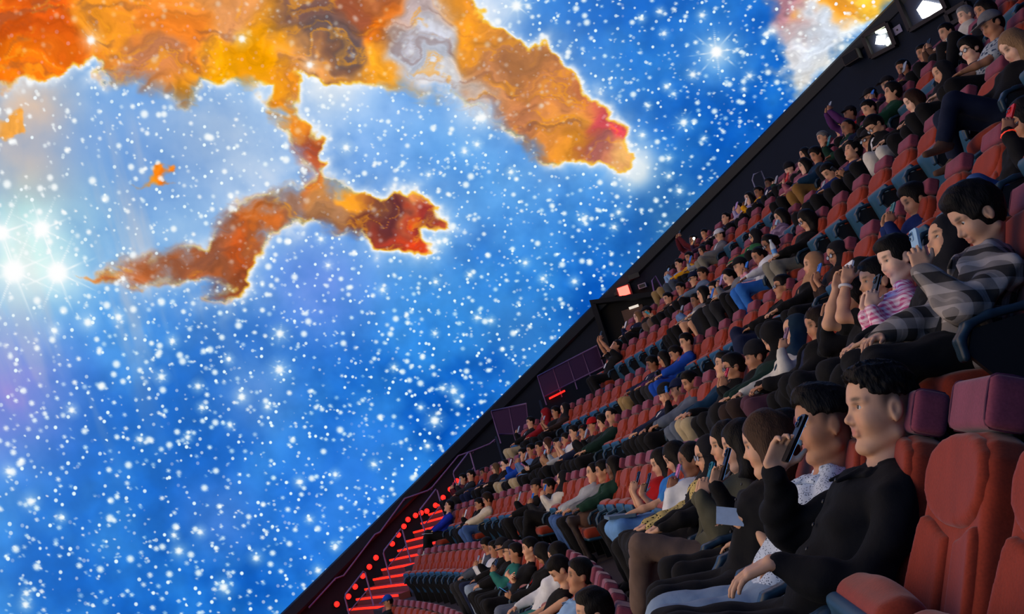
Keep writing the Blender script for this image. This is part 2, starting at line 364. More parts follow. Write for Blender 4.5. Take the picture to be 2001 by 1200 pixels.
    th = N(nt, 'ShaderNodeMapRange'); th.inputs['From Min'].default_value = 0.15; th.inputs['From Max'].default_value = 0.8; th.inputs['To Max'].default_value = 1.0
    nt.links.new(sx.outputs[0], th.inputs[0])
    mu = N(nt, 'ShaderNodeMath', operation='MULTIPLY'); nt.links.new(mr.outputs[0], mu.inputs[0]); nt.links.new(th.outputs[0], mu.inputs[1])
    mv = N(nt, 'ShaderNodeMath', operation='MULTIPLY'); nt.links.new(mu.outputs[0], mv.inputs[0]); nt.links.new(a.outputs['Alpha'], mv.inputs[1]); mu = mv
    mx = N(nt, 'ShaderNodeMix', data_type='RGBA', blend_type='SCREEN'); nt.links.new(mu.outputs[0], mx.inputs[0])
    nt.links.new(a.outputs['Color'], mx.inputs[6]); mx.inputs[7].default_value = (0.75, 0.92, 1, 1)
    nt.links.new(mx.outputs[2], em.inputs['Color'])
    nt.links.new(em.outputs[0], nt.nodes['Material Output'].inputs['Surface'])
    m.cycles.emission_sampling = 'NONE'
    o = link('ceiling', me, m)
    tag(o, 'huge curved dome screen showing an orange nebula and a starry blue sky', None, None, 'structure')
    return o
UPPER_COLOURS = [(-60.5, -14.5, 250, 165, 50), (-57, -11, 175, 125, 140), (-64, -16.5, 255, 195, 60), (-59.5, -19.5, 226, 236, 246), (-60, -24.5, 250, 236, 190), (-62, -20, 190, 215, 240), (-56, -17, 215, 225, 240)]
build_dome()

# ------------------------------------------------------------------ seating geometry: rows are arcs round the vertical axis x=y=0
PITCH = 0.5208                                # seat spacing along a row
HR_H = 0.95                                   # headrest centre above the tier floor
ROW_R = {-2: 32.39, -1: 33.379, 0: 34.336, 1: 35.335, 2: 36.357, 3: 37.411, 4: 38.31, 5: 39.291, 6: 40.271, 7: 41.282}
ROW_H = {-2: -1.46, -1: -0.76, 0: 0.021, 1: 0.704, 2: 1.316, 3: 1.988, 4: 2.735, 5: 3.375, 6: 4.097, 7: 4.70}
ROW_P = {-1: -0.00115, 0: -0.00115, 1: -0.00892, 2: -0.22663, 3: -0.08342, 4: -0.13065, 5: -0.1801, 6: -0.17818, 7: -0.18167}
HR_X = -0.34                                  # headrest centre behind the hip line
def polar(R, th, z): return Vector((R*math.sin(th), -R*math.cos(th), z))
def seat_matrix(r, i):
    """seat frame: x faces the screen, y to the sitter's left, z up, origin on the tier floor under the hips"""
    th = ROW_P[r]-i*PITCH/ROW_R[r]
    f = Vector((-math.sin(th), math.cos(th), 0)); l = Vector((-f.y, f.x, 0))
    o = polar(ROW_R[r]+HR_X, th, ROW_H[r]-HR_H)
    return Matrix(((f.x, l.x, 0, o.x), (f.y, l.y, 0, o.y), (0, 0, 1, o.z), (0, 0, 0, 1)))
def rim_pt(phi): return Vector(DOME_C+DOME_R*(math.cos(phi)*DE1+math.sin(phi)*DE2))
def wall_pt(deg, drop, inset=0.0):
    a = math.radians(deg); p = rim_pt(a); c = Vector(DOME_C)
    q = Vector((c.x-p.x, c.y-p.y, 0)).normalized()
    return Vector((p.x+q.x*inset, p.y+q.y*inset, p.z-drop))

M_WALL = simple('dark_wall', rgb(20, 28, 42), 0.85, 0.2, 3)
M_RIM = simple('dome_rim_metal', rgb(30, 34, 42), 0.45, 0.1, 12)
M_CARPET = simple('tier_carpet', rgb(52, 44, 52), 0.95, 0.35, 60, 0.5)
M_RISER = simple('tier_riser', rgb(36, 32, 38), 0.9, 0.2, 20)
M_RAIL = simple('purple_rail_paint', rgb(122, 92, 138), 0.4, 0.1, 20)
M_PANEL = simple('mesh_panel', rgb(84, 54, 90), 0.6, 0.3, 120)
M_STEP = simple('stair_tread', rgb(120, 60, 60), 0.6, 0.2, 30)
M_BLACK = simple('black_plastic', rgb(22, 22, 24), 0.45, 0.1, 30)
M_STEPGLOW = glow('red_step_light', (1.0, 0.02, 0.008), 1.6)
M_REDLAMP = glow('red_lamp', (1.0, 0.015, 0.01), 2.2)
M_WHITELAMP = glow('white_lamp', (1.0, 0.96, 0.9), 14.0)
M_GREENWHITE = glow('greenish_lamp', (0.95, 1.0, 0.72), 9.0)

def build_room():
    # perimeter wall below the dome
    n = 240; v = []; f = []
    for k in range(n):
        p = wall_pt(360*k/n, 0.0, -0.03); v += [p, Vector((p.x, p.y, p.z-3.2)), Vector((p.x, p.y, -6))]
    for k in range(n):
        a, b = 3*k, 3*((k+1) % n); f += [(a, a+1, b+1, b), (a+1, a+2, b+2, b+1)]
    tag(link('wall_perimeter', mesh_from('wall_perimeter', v, f), M_WALL), 'dark navy wall running below the edge of the dome screen', None, None, 'structure')
    # rim of the dome
    v = []; f = []
    prof = [(0.0, 0.02), (0.10, 0.02), (0.16, -0.02), (0.16, -0.26), (0.10, -0.32), (0.0, -0.32)]
    up = Vector(DN); m = len(prof)
    for k in range(n):
        a = 2*math.pi*k/n; p = rim_pt(a); rad = (Vector(DOME_C)-p).normalized()
        v += [p+rad*(q-0.02)+up*w for q, w in prof]
    for k in range(n):
        for j in range(m): f.append((k*m+j, k*m+(j+1) % m, ((k+1) % n)*m+(j+1) % m, ((k+1) % n)*m+j))
    tag(link('trim_1', mesh_from('trim_1', v, f, False), M_RIM), 'dark metal rim along the lower edge of the dome', None, None, 'structure')
    # stepped floor, one tread and riser per row
    T0 = math.radians(-42); ns = 90
    v = []; f = []; fm = []
    def arc(R, z, T1):
        k = len(v); v.extend([polar(R, T0+(T1-T0)*j/ns, z) for j in range(ns+1)]); return k
    prev = None
    rows = sorted(ROW_R)
    for q, r in enumerate(rows):
        zf = ROW_H[r]-HR_H; T1 = math.radians(2.5 if r <= 3 else -3.9)
        Ra = (ROW_R[rows[q-1]]+0.02) if q else 28.0; Rb = ROW_R[r]+0.02 if r != 7 else 50.0
        a = arc(Ra, zf, T1); b = arc(Rb, zf, T1)
        for j in range(ns): f.append((a+j, a+j+1, b+j+1, b+j)); fm.append(0)
        if prev is not None:
            c = arc(Ra, prev-(2.0 if r == 4 else 0), T1)
            for j in range(ns): f.append((c+j, c+j+1, a+j+1, a+j)); fm.append(1)
        # end face of the tier towards the stairs
        k = len(v); v.extend([polar(Ra, T1, zf), polar(Rb, T1, zf), polar(Rb, T1, zf-2.5), polar(Ra, T1, zf-2.5)]); f.append((k, k+1, k+2, k+3)); fm.append(1)
        prev = zf
    me = mesh_from('floor', v, f, False); me.materials.append(M_CARPET); me.materials.append(M_RISER)
    me.polygons.foreach_set('material_index', fm)
    tag(link('floor', me), 'steep carpeted tiers that carry the curved seat rows', None, None, 'structure')
build_room()

# ------------------------------------------------------------------ soft shapes: distance fields meshed by surface nets
EDGES = [((0,0,0),(1,0,0)),((0,1,0),(1,1,0)),((0,0,1),(1,0,1)),((0,1,1),(1,1,1)),((0,0,0),(0,1,0)),((1,0,0),(1,1,0)),((0,0,1),(0,1,1)),((1,0,1),(1,1,1)),((0,0,0),(0,0,1)),((1,0,0),(1,0,1)),((0,1,0),(0,1,1)),((1,1,0),(1,1,1))]
V3 = lambda *a: np.array(a, float)
def unit(v):
    v = np.asarray(v, float); return v/(np.linalg.norm(v)+1e-12)
class Field:
    def __init__(s, lo, hi, h):
        s.h = h; s.lo = np.asarray(lo, float)
        s.n = np.maximum(np.ceil((np.asarray(hi, float)-s.lo)/h).astype(int)+1, 4)
        s.ax = [s.lo[k]+h*np.arange(s.n[k]) for k in range(3)]
        s.D = np.full(s.n, 0.08, np.float32)
    def window(s, lo, hi):
        sl = []
        for k in range(3):
            a = max(0, int(math.floor((lo[k]-s.lo[k])/s.h))); b = min(s.n[k], int(math.ceil((hi[k]-s.lo[k])/s.h))+1)
            if b <= a: return None, None
            sl.append(slice(a, b))
        P = np.stack(np.meshgrid(*[s.ax[k][sl[k]] for k in range(3)], indexing='ij'), -1)
        return tuple(sl), P
    def put(s, prim, k=0.02, op='u'):
        lo, hi, fn = prim
        m = 2.5*s.h+k
        sl, P = s.window(lo-m, hi+m)
        if sl is None: return s
        d = fn(P); D = s.D[sl]
        if op == 'u':
            h = np.clip(0.5+0.5*(D-d)/k, 0, 1) if k > 0 else (D > d).astype(float)
            s.D[sl] = D*(1-h)+d*h-k*h*(1-h)
        elif op == 's':                       # cut away
            d = -d
            h = np.clip(0.5-0.5*(D-d)/max(k, 1e-6), 0, 1)
            s.D[sl] = D*(1-h)+d*h+k*h*(1-h)
        return s
    def mesh(s):
        D = s.D; S = D < 0
        c = [S[i:S.shape[0]-1+i, j:S.shape[1]-1+j, k:S.shape[2]-1+k] for i in (0,1) for j in (0,1) for k in (0,1)]
        cnt = sum(x.astype(np.int8) for x in c); act = (cnt > 0) & (cnt < 8)
        idx = np.argwhere(act)
        if len(idx) == 0: return np.zeros((0, 3)), np.zeros((0, 4), int)
        acc = np.zeros((len(idx), 3)); num = np.zeros(len(idx))
        for a, b in EDGES:
            ia = idx+np.array(a); ib = idx+np.array(b)
            da = D[ia[:, 0], ia[:, 1], ia[:, 2]]; db = D[ib[:, 0], ib[:, 1], ib[:, 2]]
            x = (da < 0) != (db < 0)
            t = np.where(x, da/np.where(x, da-db, 1), 0)
            p = np.array(a)+(np.array(b)-np.array(a))*t[:, None]
            acc += np.where(x[:, None], p, 0); num += x
        V = s.lo+s.h*(idx+acc/num[:, None])
        M = np.full(act.shape, -1, np.int32); M[tuple(idx.T)] = np.arange(len(idx))
        quads = []
        for axis in range(3):
            sh = [slice(None)]*3; sh2 = [slice(None)]*3; sh[axis] = slice(0, -1); sh2[axis] = slice(1, None)
            A = S[tuple(sh)]; B = S[tuple(sh2)]
            e = np.argwhere(A != B); o1, o2 = [k for k in range(3) if k != axis]
            ok = (e[:, o1] > 0) & (e[:, o2] > 0) & (e[:, o1] < S.shape[o1]-1) & (e[:, o2] < S.shape[o2]-1); e = e[ok]
            q = []
            for d1, d2 in ((-1,-1),(0,-1),(0,0),(-1,0)):
                g = e.copy(); g[:, o1] += d1; g[:, o2] += d2; q.append(M[g[:, 0], g[:, 1], g[:, 2]])
            q = np.stack(q, -1); flip = A[e[:, 0], e[:, 1], e[:, 2]]
            if axis == 1: flip = ~flip
            q = np.where(flip[:, None], q, q[:, ::-1]); quads.append(q)
        return V, np.concatenate(quads)
def cone(a, b, r1, r2=None):
    a = np.asarray(a, float); b = np.asarray(b, float); r2 = r1 if r2 is None else r2
    ab = b-a; l2 = ab@ab+1e-12; R = max(r1, r2)
    def fn(P):
        q = P-a; t = np.clip(q@ab/l2, 0, 1)
        w = q-t[..., None]*ab
        return np.sqrt((w*w).sum(-1))-(r1+t*(r2-r1))
    return np.minimum(a, b)-R, np.maximum(a, b)+R, fn
def ell(c, r, B=None):
    """ellipsoid with radii r along the rows of B"""
    c = np.asarray(c, float); r = np.asarray(r, float); B = np.eye(3) if B is None else np.asarray(B, float)
    ext = np.sqrt(((B*r[:, None])**2).sum(0))
    def fn(P):
        q = (P-c)@B.T
        k0 = np.sqrt(((q/r)**2).sum(-1)); k1 = np.sqrt(((q/(r*r))**2).sum(-1))+1e-9
        return k0*(k0-1)/k1
    return c-ext, c+ext, fn
def rbox(c, hs, rad, B=None):
    c = np.asarray(c, float); hs = np.asarray(hs, float); B = np.eye(3) if B is None else np.asarray(B, float)
    ext = (np.abs(B)*hs[:, None]).sum(0)
    def fn(P):
        q = np.abs((P-c)@B.T)-(hs-rad)
        return np.sqrt((np.maximum(q, 0)**2).sum(-1))+np.minimum(q.max(-1), 0)-rad
    return c-ext, c+ext, fn
def shift(prim, g):
    lo, hi, fn = prim
    return lo-g, hi+g, (lambda P: fn(P)-g)

# ------------------------------------------------------------------ theatre seats
def velour(name, col, scale=160):
    m, nt, p = new_mat(name)
    tc = N(nt, 'ShaderNodeTexCoord')
    n1 = N(nt, 'ShaderNodeTexNoise'); n1.inputs['Scale'].default_value = 9; n1.inputs['Detail'].default_value = 5
    mp = N(nt, 'ShaderNodeMapping'); mp.inputs['Scale'].default_value = (1, 2.2, 0.7)
    nt.links.new(tc.outputs['Object'], mp.inputs[0]); nt.links.new(mp.outputs[0], n1.inputs['Vector'])
    n2 = N(nt, 'ShaderNodeTexNoise'); n2.inputs['Scale'].default_value = scale; nt.links.new(tc.outputs['Object'], n2.inputs['Vector'])
    ad = N(nt, 'ShaderNodeMath', operation='ADD'); nt.links.new(n1.outputs[0], ad.inputs[0]); nt.links.new(n2.outputs[0], ad.inputs[1])
    mr = N(nt, 'ShaderNodeMapRange'); mr.inputs['From Min'].default_value = 0.6; mr.inputs['From Max'].default_value = 1.4
    mr.inputs['To Min'].default_value = 0.78; mr.inputs['To Max'].default_value = 1.22; nt.links.new(ad.outputs[0], mr.inputs[0])
    mx = N(nt, 'ShaderNodeMix', data_type='RGBA', blend_type='MULTIPLY'); mx.inputs[0].default_value = 1
    mx.inputs[6].default_value = (*col, 1); nt.links.new(mr.outputs[0], mx.inputs[7]); nt.links.new(mx.outputs[2], p.inputs['Base Color'])
    p.inputs['Roughness'].default_value = 0.85; p.inputs['Specular IOR Level'].default_value = 0.2
    p.inputs['Sheen Weight'].default_value = 0.25; p.inputs['Sheen Roughness'].default_value = 0.4
    b = N(nt, 'ShaderNodeBump'); b.inputs['Strength'].default_value = 0.25; b.inputs['Distance'].default_value = 0.002
    nt.links.new(n2.outputs[0], b.inputs['Height']); nt.links.new(b.outputs[0], p.inputs['Normal'])
    return m
M_RED = velour('red_velour', (0.25, 0.029, 0.012))
M_PURPLE = velour('purple_velour', (0.20, 0.043, 0.074))
M_PIPING = simple('dark_piping', (0.10, 0.02, 0.05), 0.7)
M_SHELL = simple('blue_seat_shell', (0.014, 0.060, 0.115), 0.45, 0.15, 25)
M_ARM = simple('dark_blue_armrest', (0.014, 0.034, 0.058), 0.36, 0.1, 30)
M_FRAME = simple('black_seat_frame', (0.012, 0.012, 0.014), 0.5)

BT = unit(V3(-0.30, 0, 0.57)); BNRM = V3(BT[2], 0, -BT[0]); BY = V3(0, 1, 0)     # along the back, out of its face, across
B0 = V3(-0.04, 0, 0.38)
def bpt(u, y, w): return B0+BT*u+BY*y+BNRM*w
def profile_solid(poly, th, rad, w0, bulge=0.0):
    """outline in (u,y) of the seat back with thickness th round depth w0; bulge hollows the face towards the middle"""
    pl = [(float(u), float(y)) for u, y in poly]
    us = [p[0] for p in pl]; ys = [p[1] for p in pl]
    pts = np.array([bpt(u, y, w) for u in (min(us), max(us)) for y in (min(ys), max(ys)) for w in (w0-th, w0+th+abs(bulge))])
    def fn(P):
        q = P-B0; u = q@BT; y = q@BY; w = q@BNRM
        d2 = poly_sdf(u, y, pl)+rad
        dw = np.abs(w-w0-bulge*np.clip(np.abs(y)/0.24, 0, 1)**2)-(th-rad)
        return np.sqrt(np.maximum(d2, 0)**2+np.maximum(dw, 0)**2)+np.minimum(np.maximum(d2, dw), 0)-rad
    return pts.min(0), pts.max(0), fn
def sym(half): return [(u, y) for u, y in half]+[(u, -y) for u, y in reversed(half)]
OUT = sym([(-0.06, 0.205), (0.0, 0.232), (0.10, 0.238), (0.22, 0.226), (0.33, 0.205), (0.40, 0.195), (0.46, 0.202), (0.52, 0.188), (0.56, 0.148), (0.582, 0.07)])
UPPER = sym([(0.362, 0.04), (0.370, 0.09), (0.392, 0.145), (0.43, 0.180), (0.48, 0.186), (0.53, 0.166), (0.560, 0.115), (0.574, 0.045)])
WING = [(0.02, 0.026), (0.02, 0.10), (0.04, 0.198), (0.12, 0.210), (0.24, 0.202), (0.35, 0.182), (0.378, 0.165), (0.370, 0.125), (0.348, 0.07), (0.338, 0.026)]
CHAN = sym([(-0.02, 0.022), (0.10, 0.024), (0.275, 0.030)])
def relax(V, Q, it):
    if it <= 0 or len(V) == 0: return V
    a = Q.ravel(); b = np.roll(Q, -1, 1).ravel(); n = len(V)
    i = np.concatenate([a, b]); j = np.concatenate([b, a]); c = np.bincount(i, minlength=n)[:, None]
    for _ in range(it):
        S = np.stack([np.bincount(i, V[j, k], n) for k in range(3)], 1)
        V = 0.45*V+0.55*S/np.maximum(c, 1)
    return V
def field_mesh(name, prims, h, pad=0.02):
    lo = np.min([p[0][0] for p in prims if p[2] == 'u'], 0)-pad-2*h; hi = np.max([p[0][1] for p in prims if p[2] == 'u'], 0)+pad+2*h
    F = Field(lo, hi, h)
    for p, k, op in prims: F.put(p, k, op)
    v, q = F.mesh(); return mesh_np(name, relax(v, q, 2), q)
def seat_meshes(h, lod):
    m = {}
    m['backrest'] = field_mesh('backrest', [(profile_solid(OUT, 0.05, 0.03, -0.01, 0.025), 0, 'u')], h)
    m['back_cushion'] = field_mesh('back_cushion', [(profile_solid(UPPER, 0.030, 0.018, 0.030, 0.012), 0, 'u')], h)
    m['lumbar_wing'] = field_mesh('lumbar_wing', [(profile_solid(WING, 0.030, 0.016, 0.024, 0.032), 0, 'u')], h)
    m['lumbar_wing_r'] = field_mesh('lumbar_wing', [(profile_solid([(u, -y) for u, y in WING[::-1]], 0.030, 0.016, 0.024, 0.032), 0, 'u')], h)
    c = bpt(0.644, 0, 0.0)
    B = np.array([BY, BT, BNRM])
    m['headrest'] = field_mesh('headrest', [(rbox(c, (0.128, 0.060, 0.046), 0.017, B), 0, 'u')], min(h, 0.011))
    for s in (-1, 1):
        mb = MB()
        ring = [c+BY*s*0.110+BT*(0.0605*math.copysign(abs(math.sin(t))**0.4, math.sin(t)))+BNRM*(0.0465*math.copysign(abs(math.cos(t))**0.4, math.cos(t))) for t in np.linspace(0, 2*math.pi, 16, endpoint=False)]
        mb.tube(ring, 0.0035, 5, True)
        m['piping%d' % s] = mb.mesh('piping', True)
    # back shell: thin dark board behind the upholstery
    m['back_shell'] = field_mesh('back_shell', [(profile_solid([(u*0.98, y*0.95) for u, y in OUT], 0.018, 0.010, -0.068, 0.03), 0, 'u'), (cone(bpt(0.52, -0.07, -0.045), bpt(0.63, -0.07, -0.02), 0.014), 0.01, 'u'), (cone(bpt(0.52, 0.07, -0.045), bpt(0.63, 0.07, -0.02), 0.014), 0.01, 'u')], min(h, 0.016))
    # seat pan: modelled flat, origin at the hinge
    hs = min(h, 0.018)
    m['seat_cushion'] = field_mesh('seat_cushion', [(rbox((0.105, 0, 0.0), (0.235, 0.215, 0.055), 0.045), 0, 'u'), (ell((0.25, 0, 0.035), (0.09, 0.19, 0.032)), 0.03, 'u')], hs)
    m['seat_shell'] = field_mesh('seat_shell', [(rbox((0.10, 0, -0.058), (0.225, 0.20, 0.022), 0.02), 0, 'u'), (cone((-0.09, -0.13, -0.06), (0.28, -0.13, -0.075), 0.014), 0.02, 'u'), (cone((-0.09, 0.13, -0.06), (0.28, 0.13, -0.075), 0.014), 0.02, 'u')], hs)
    # armrest: pad that curves down at the front, with its post
    pad = [(-0.17, 0.540), (-0.02, 0.556), (0.12, 0.562), (0.20, 0.546), (0.243, 0.50), (0.248, 0.44)]
    pr = []
    for (x0, z0), (x1, z1) in zip(pad, pad[1:]):
        for dy in (-0.016, 0.016): pr.append((cone((x0, 0.26+dy, z0), (x1, 0.26+dy, z1), 0.017), 0.012, 'u'))
    m['armrest'] = field_mesh('armrest', pr, min(h, 0.013))
    mb = MB()
    prof = [(-0.12, 0.53), (0.19, 0.53), (0.235, 0.45), (0.12, 0.26), (0.09, 0.0), (-0.08, 0.0)]
    mb.prism([V3(x, 0.245, z) for x, z in prof], [V3(x, 0.275, z) for x, z in prof])
    m['arm_post'] = mb.mesh('arm_post')
    mb = MB(); mb.box((-0.10, -0.245, 0.24), (-0.03, 0.245, 0.29)); mb.box((-0.10, -0.04, 0.0), (-0.03, 0.04, 0.26)); mb.box((-0.17, -0.10, 0.0), (0.0, 0.10, 0.012))
    m['pedestal'] = mb.mesh('pedestal')
    return m
SEAT_LOD = {'near': seat_meshes(0.0075, 0), 'far': seat_meshes(0.021, 1)}
PAN_PIVOT = V3(-0.01, 0, 0.315)
def pan_matrix(up):
    a = math.radians(79) if up else math.radians(5)
    return Matrix.Translation(Vector(PAN_PIVOT)) @ Matrix.Rotation(-a, 4, 'Y')
SEAT_PARTS = [('backrest', M_RED), ('back_cushion', M_RED), ('lumbar_wing', M_RED), ('lumbar_wing_r', M_RED), ('headrest', M_PURPLE), ('back_shell', M_FRAME), ('seat_cushion', M_RED), ('armrest', M_ARM), ('arm_post', M_FRAME), ('pedestal', M_FRAME)]
for L in SEAT_LOD.values():
    for k, mt in SEAT_PARTS+[('piping-1', M_PIPING), ('piping1', M_PIPING), ('seat_shell', M_SHELL)]: L[k].materials.append(mt)
def build_seat(r, i, up, lod, label, group):
    L = SEAT_LOD[lod]
    root = empty('theatre_seat', seat_matrix(r, i)); tag(root, label, 'seat', group)
    jit = rnd.uniform(-2, 2) if up else 0
    for k, mt in SEAT_PARTS:
        nm = 'lumbar_wing' if k == 'lumbar_wing_r' else k
        o = link(nm, L[k], None, root)
        if k == 'seat_cushion':
            o.matrix_basis = pan_matrix(up) @ Matrix.Rotation(math.radians(jit), 4, 'Y')
            link('seat_shell', L['seat_shell'], None, o)
        if k == 'headrest' and lod == 'near':
            for s in ('-1', '1'): link('piping', L['piping'+s], None, o)
    return root

# ------------------------------------------------------------------ people
SKIN = [(226, 182, 156), (206, 156, 124), (178, 126, 94), (138, 92, 66), (98, 66, 50)]
def attr_mat(name, rough=0.55, sss=0.0, bump=0.0):
    m, nt, p = new_mat(name)
    a = N(nt, 'ShaderNodeAttribute', attribute_name='tone')
    tc = N(nt, 'ShaderNodeTexCoord'); nz = N(nt, 'ShaderNodeTexNoise'); nz.inputs['Scale'].default_value = 45; nz.inputs['Detail'].default_value = 5
    nt.links.new(tc.outputs['Object'], nz.inputs['Vector'])
    mr = N(nt, 'ShaderNodeMapRange'); mr.inputs['To Min'].default_value = 0.88; mr.inputs['To Max'].default_value = 1.12; nt.links.new(nz.outputs[0], mr.inputs[0])
    mx = N(nt, 'ShaderNodeMix', data_type='RGBA', blend_type='MULTIPLY'); mx.inputs[0].default_value = 1
    nt.links.new(a.outputs['Color'], mx.inputs[6]); nt.links.new(mr.outputs[0], mx.inputs[7]); nt.links.new(mx.outputs[2], p.inputs['Base Color'])
    p.inputs['Roughness'].default_value = rough; p.inputs['Specular IOR Level'].default_value = 0.35
    return m
M_SKIN = attr_mat('skin', 0.5)
def fabric(name, kind='plain', c2=(0.8, 0.8, 0.8), scale=1.0, rough=0.85):
    """cloth whose colour is the object's own colour; patterns are woven or printed with a second colour"""
    m, nt, p = new_mat(name)
    oi = N(nt, 'ShaderNodeObjectInfo'); tc = N(nt, 'ShaderNodeTexCoord')
    nz = N(nt, 'ShaderNodeTexNoise'); nz.inputs['Scale'].default_value = 14; nz.inputs['Detail'].default_value = 6
    nt.links.new(tc.outputs['Object'], nz.inputs['Vector'])
    wv = N(nt, 'ShaderNodeTexNoise'); wv.inputs['Scale'].default_value = 260; nt.links.new(tc.outputs['Object'], wv.inputs['Vector'])
    mr = N(nt, 'ShaderNodeMapRange'); mr.inputs['To Min'].default_value = 0.72; mr.inputs['To Max'].default_value = 1.28; nt.links.new(nz.outputs[0], mr.inputs[0])
    base = oi.outputs['Color']
    def math_(op, a, b=None):
        n = N(nt, 'ShaderNodeMath', operation=op)
        for k, q in enumerate((a, b)):
            if q is None: continue
            if isinstance(q, (int, float)): n.inputs[k].default_value = q
            else: nt.links.new(q, n.inputs[k])
        return n.outputs[0]
    fac = None
    if kind != 'plain':
        sp = N(nt, 'ShaderNodeSeparateXYZ'); nt.links.new(tc.outputs['Object'], sp.inputs[0])
        X, Y, Z = sp.outputs
        def band(src, per, width): return math_('LESS_THAN', math_('PINGPONG', src, per/2), width/2)
        if kind == 'plaid':
            u = math_('ADD', X, math_('MULTIPLY', Y, 0.7)); w = math_('SUBTRACT', Z, math_('MULTIPLY', X, 0.25))
            a = band(u, 0.15*scale, 0.072*scale); b = band(w, 0.15*scale, 0.072*scale)
            c = band(u, 0.15*scale, 0.010*scale)
            s = math_('ADD', math_('MULTIPLY', a, 0.5), math_('MULTIPLY', b, 0.5)); fac = math_('MAXIMUM', math_('MULTIPLY', s, 0.85), math_('MULTIPLY', c, 0.6))
        elif kind == 'gingham':
            a = band(math_('ADD', X, Y), 0.024*scale, 0.012*scale); b = band(Z, 0.024*scale, 0.012*scale)
            fac = math_('ADD', math_('MULTIPLY', a, 0.5), math_('MULTIPLY', b, 0.5))
        elif kind == 'stripe':
            fac = band(math_('ADD', Y, math_('MULTIPLY', X, 0.4)), 0.035*scale, 0.012*scale)
        elif kind == 'dots':
            vo = N(nt, 'ShaderNodeTexVoronoi'); vo.inputs['Scale'].default_value = 55/scale; nt.links.new(tc.outputs['Object'], vo.inputs['Vector'])
            fac = math_('LESS_THAN', vo.outputs['Distance'], 0.30)
        elif kind == 'print':
            vo = N(nt, 'ShaderNodeTexNoise'); vo.inputs['Scale'].default_value = 38/scale; vo.inputs['Detail'].default_value = 2; nt.links.new(tc.outputs['Object'], vo.inputs['Vector'])
            fac = math_('GREATER_THAN', vo.outputs[0], 0.56)
        mc = N(nt, 'ShaderNodeMix', data_type='RGBA'); nt.links.new(fac, mc.inputs[0]); nt.links.new(base, mc.inputs[6]); mc.inputs[7].default_value = (*c2, 1)
        base = mc.outputs[2]
    mx = N(nt, 'ShaderNodeMix', data_type='RGBA', blend_type='MULTIPLY'); mx.inputs[0].default_value = 1
    nt.links.new(base, mx.inputs[6]); nt.links.new(mr.outputs[0], mx.inputs[7]); nt.links.new(mx.outputs[2], p.inputs['Base Color'])
    p.inputs['Roughness'].default_value = rough; p.inputs['Specular IOR Level'].default_value = 0.14
    p.inputs['Sheen Weight'].default_value = 0.02
    sc = math_('ADD', math_('MULTIPLY', nz.outputs[0], 1.0), math_('MULTIPLY', wv.outputs[0], 0.12))
    b = N(nt, 'ShaderNodeBump'); b.inputs['Strength'].default_value = 0.45; b.inputs['Distance'].default_value = 0.012
    nt.links.new(sc, b.inputs['Height']); nt.links.new(b.outputs[0], p.inputs['Normal'])
    return m
FAB = {'plain': fabric('cloth'), 'plaid': fabric('plaid_cloth', 'plaid', rgb(176, 166, 162), 0.62), 'gingham': fabric('gingham_cloth', 'gingham', rgb(235, 215, 225)),
       'stripe': fabric('striped_cloth', 'stripe', rgb(150, 130, 160)), 'dots': fabric('dotted_cloth', 'dots', rgb(30, 26, 24)),
       'speck': fabric('speckled_cloth', 'dots', rgb(70, 80, 105), 0.42), 'print': fabric('printed_cloth', 'print', rgb(60, 75, 100)), 'satin': fabric('smooth_cloth', 'plain', rough=0.5)}
def hair_mat():
    m, nt, p = new_mat('hair')
    oi = N(nt, 'ShaderNodeObjectInfo'); tc = N(nt, 'ShaderNodeTexCoord')
    mp = N(nt, 'ShaderNodeMapping'); mp.inputs['Scale'].default_value = (90, 90, 14); nt.links.new(tc.outputs['Object'], mp.inputs[0])
    nz = N(nt, 'ShaderNodeTexNoise'); nz.inputs['Scale'].default_value = 2.0; nz.inputs['Detail'].default_value = 4; nt.links.new(mp.outputs[0], nz.inputs['Vector'])
    mr = N(nt, 'ShaderNodeMapRange'); mr.inputs['To Min'].default_value = 0.4; mr.inputs['To Max'].default_value = 1.7; nt.links.new(nz.outputs[0], mr.inputs[0])
    mx = N(nt, 'ShaderNodeMix', data_type='RGBA', blend_type='MULTIPLY'); mx.inputs[0].default_value = 1
    nt.links.new(oi.outputs['Color'], mx.inputs[6]); nt.links.new(mr.outputs[0], mx.inputs[7]); nt.links.new(mx.outputs[2], p.inputs['Base Color'])
    p.inputs['Roughness'].default_value = 0.5; p.inputs['Specular IOR Level'].default_value = 0.10
    b = N(nt, 'ShaderNodeBump'); b.inputs['Strength'].default_value = 0.7; b.inputs['Distance'].default_value = 0.006
    nt.links.new(nz.outputs[0], b.inputs['Height']); nt.links.new(b.outputs[0], p.inputs['Normal'])
    return m
M_HAIR = hair_mat()
M_EYEWHITE = simple('eye_white', (0.55, 0.53, 0.50), 0.2, 0.03)
M_IRIS = simple('iris', (0.02, 0.012, 0.008), 0.1, 0.2)
M_GLASSFRAME = simple('glasses_frame', (0.02, 0.02, 0.022), 0.3)
M_LENS, _nt, _p = new_mat('glasses_lens')
_p.inputs['Base Color'].default_value = (0.75, 0.85, 1, 1); _p.inputs['Roughness'].default_value = 0.05; _p.inputs['Alpha'].default_value = 0.28; _p.inputs['Specular IOR Level'].default_value = 0.8

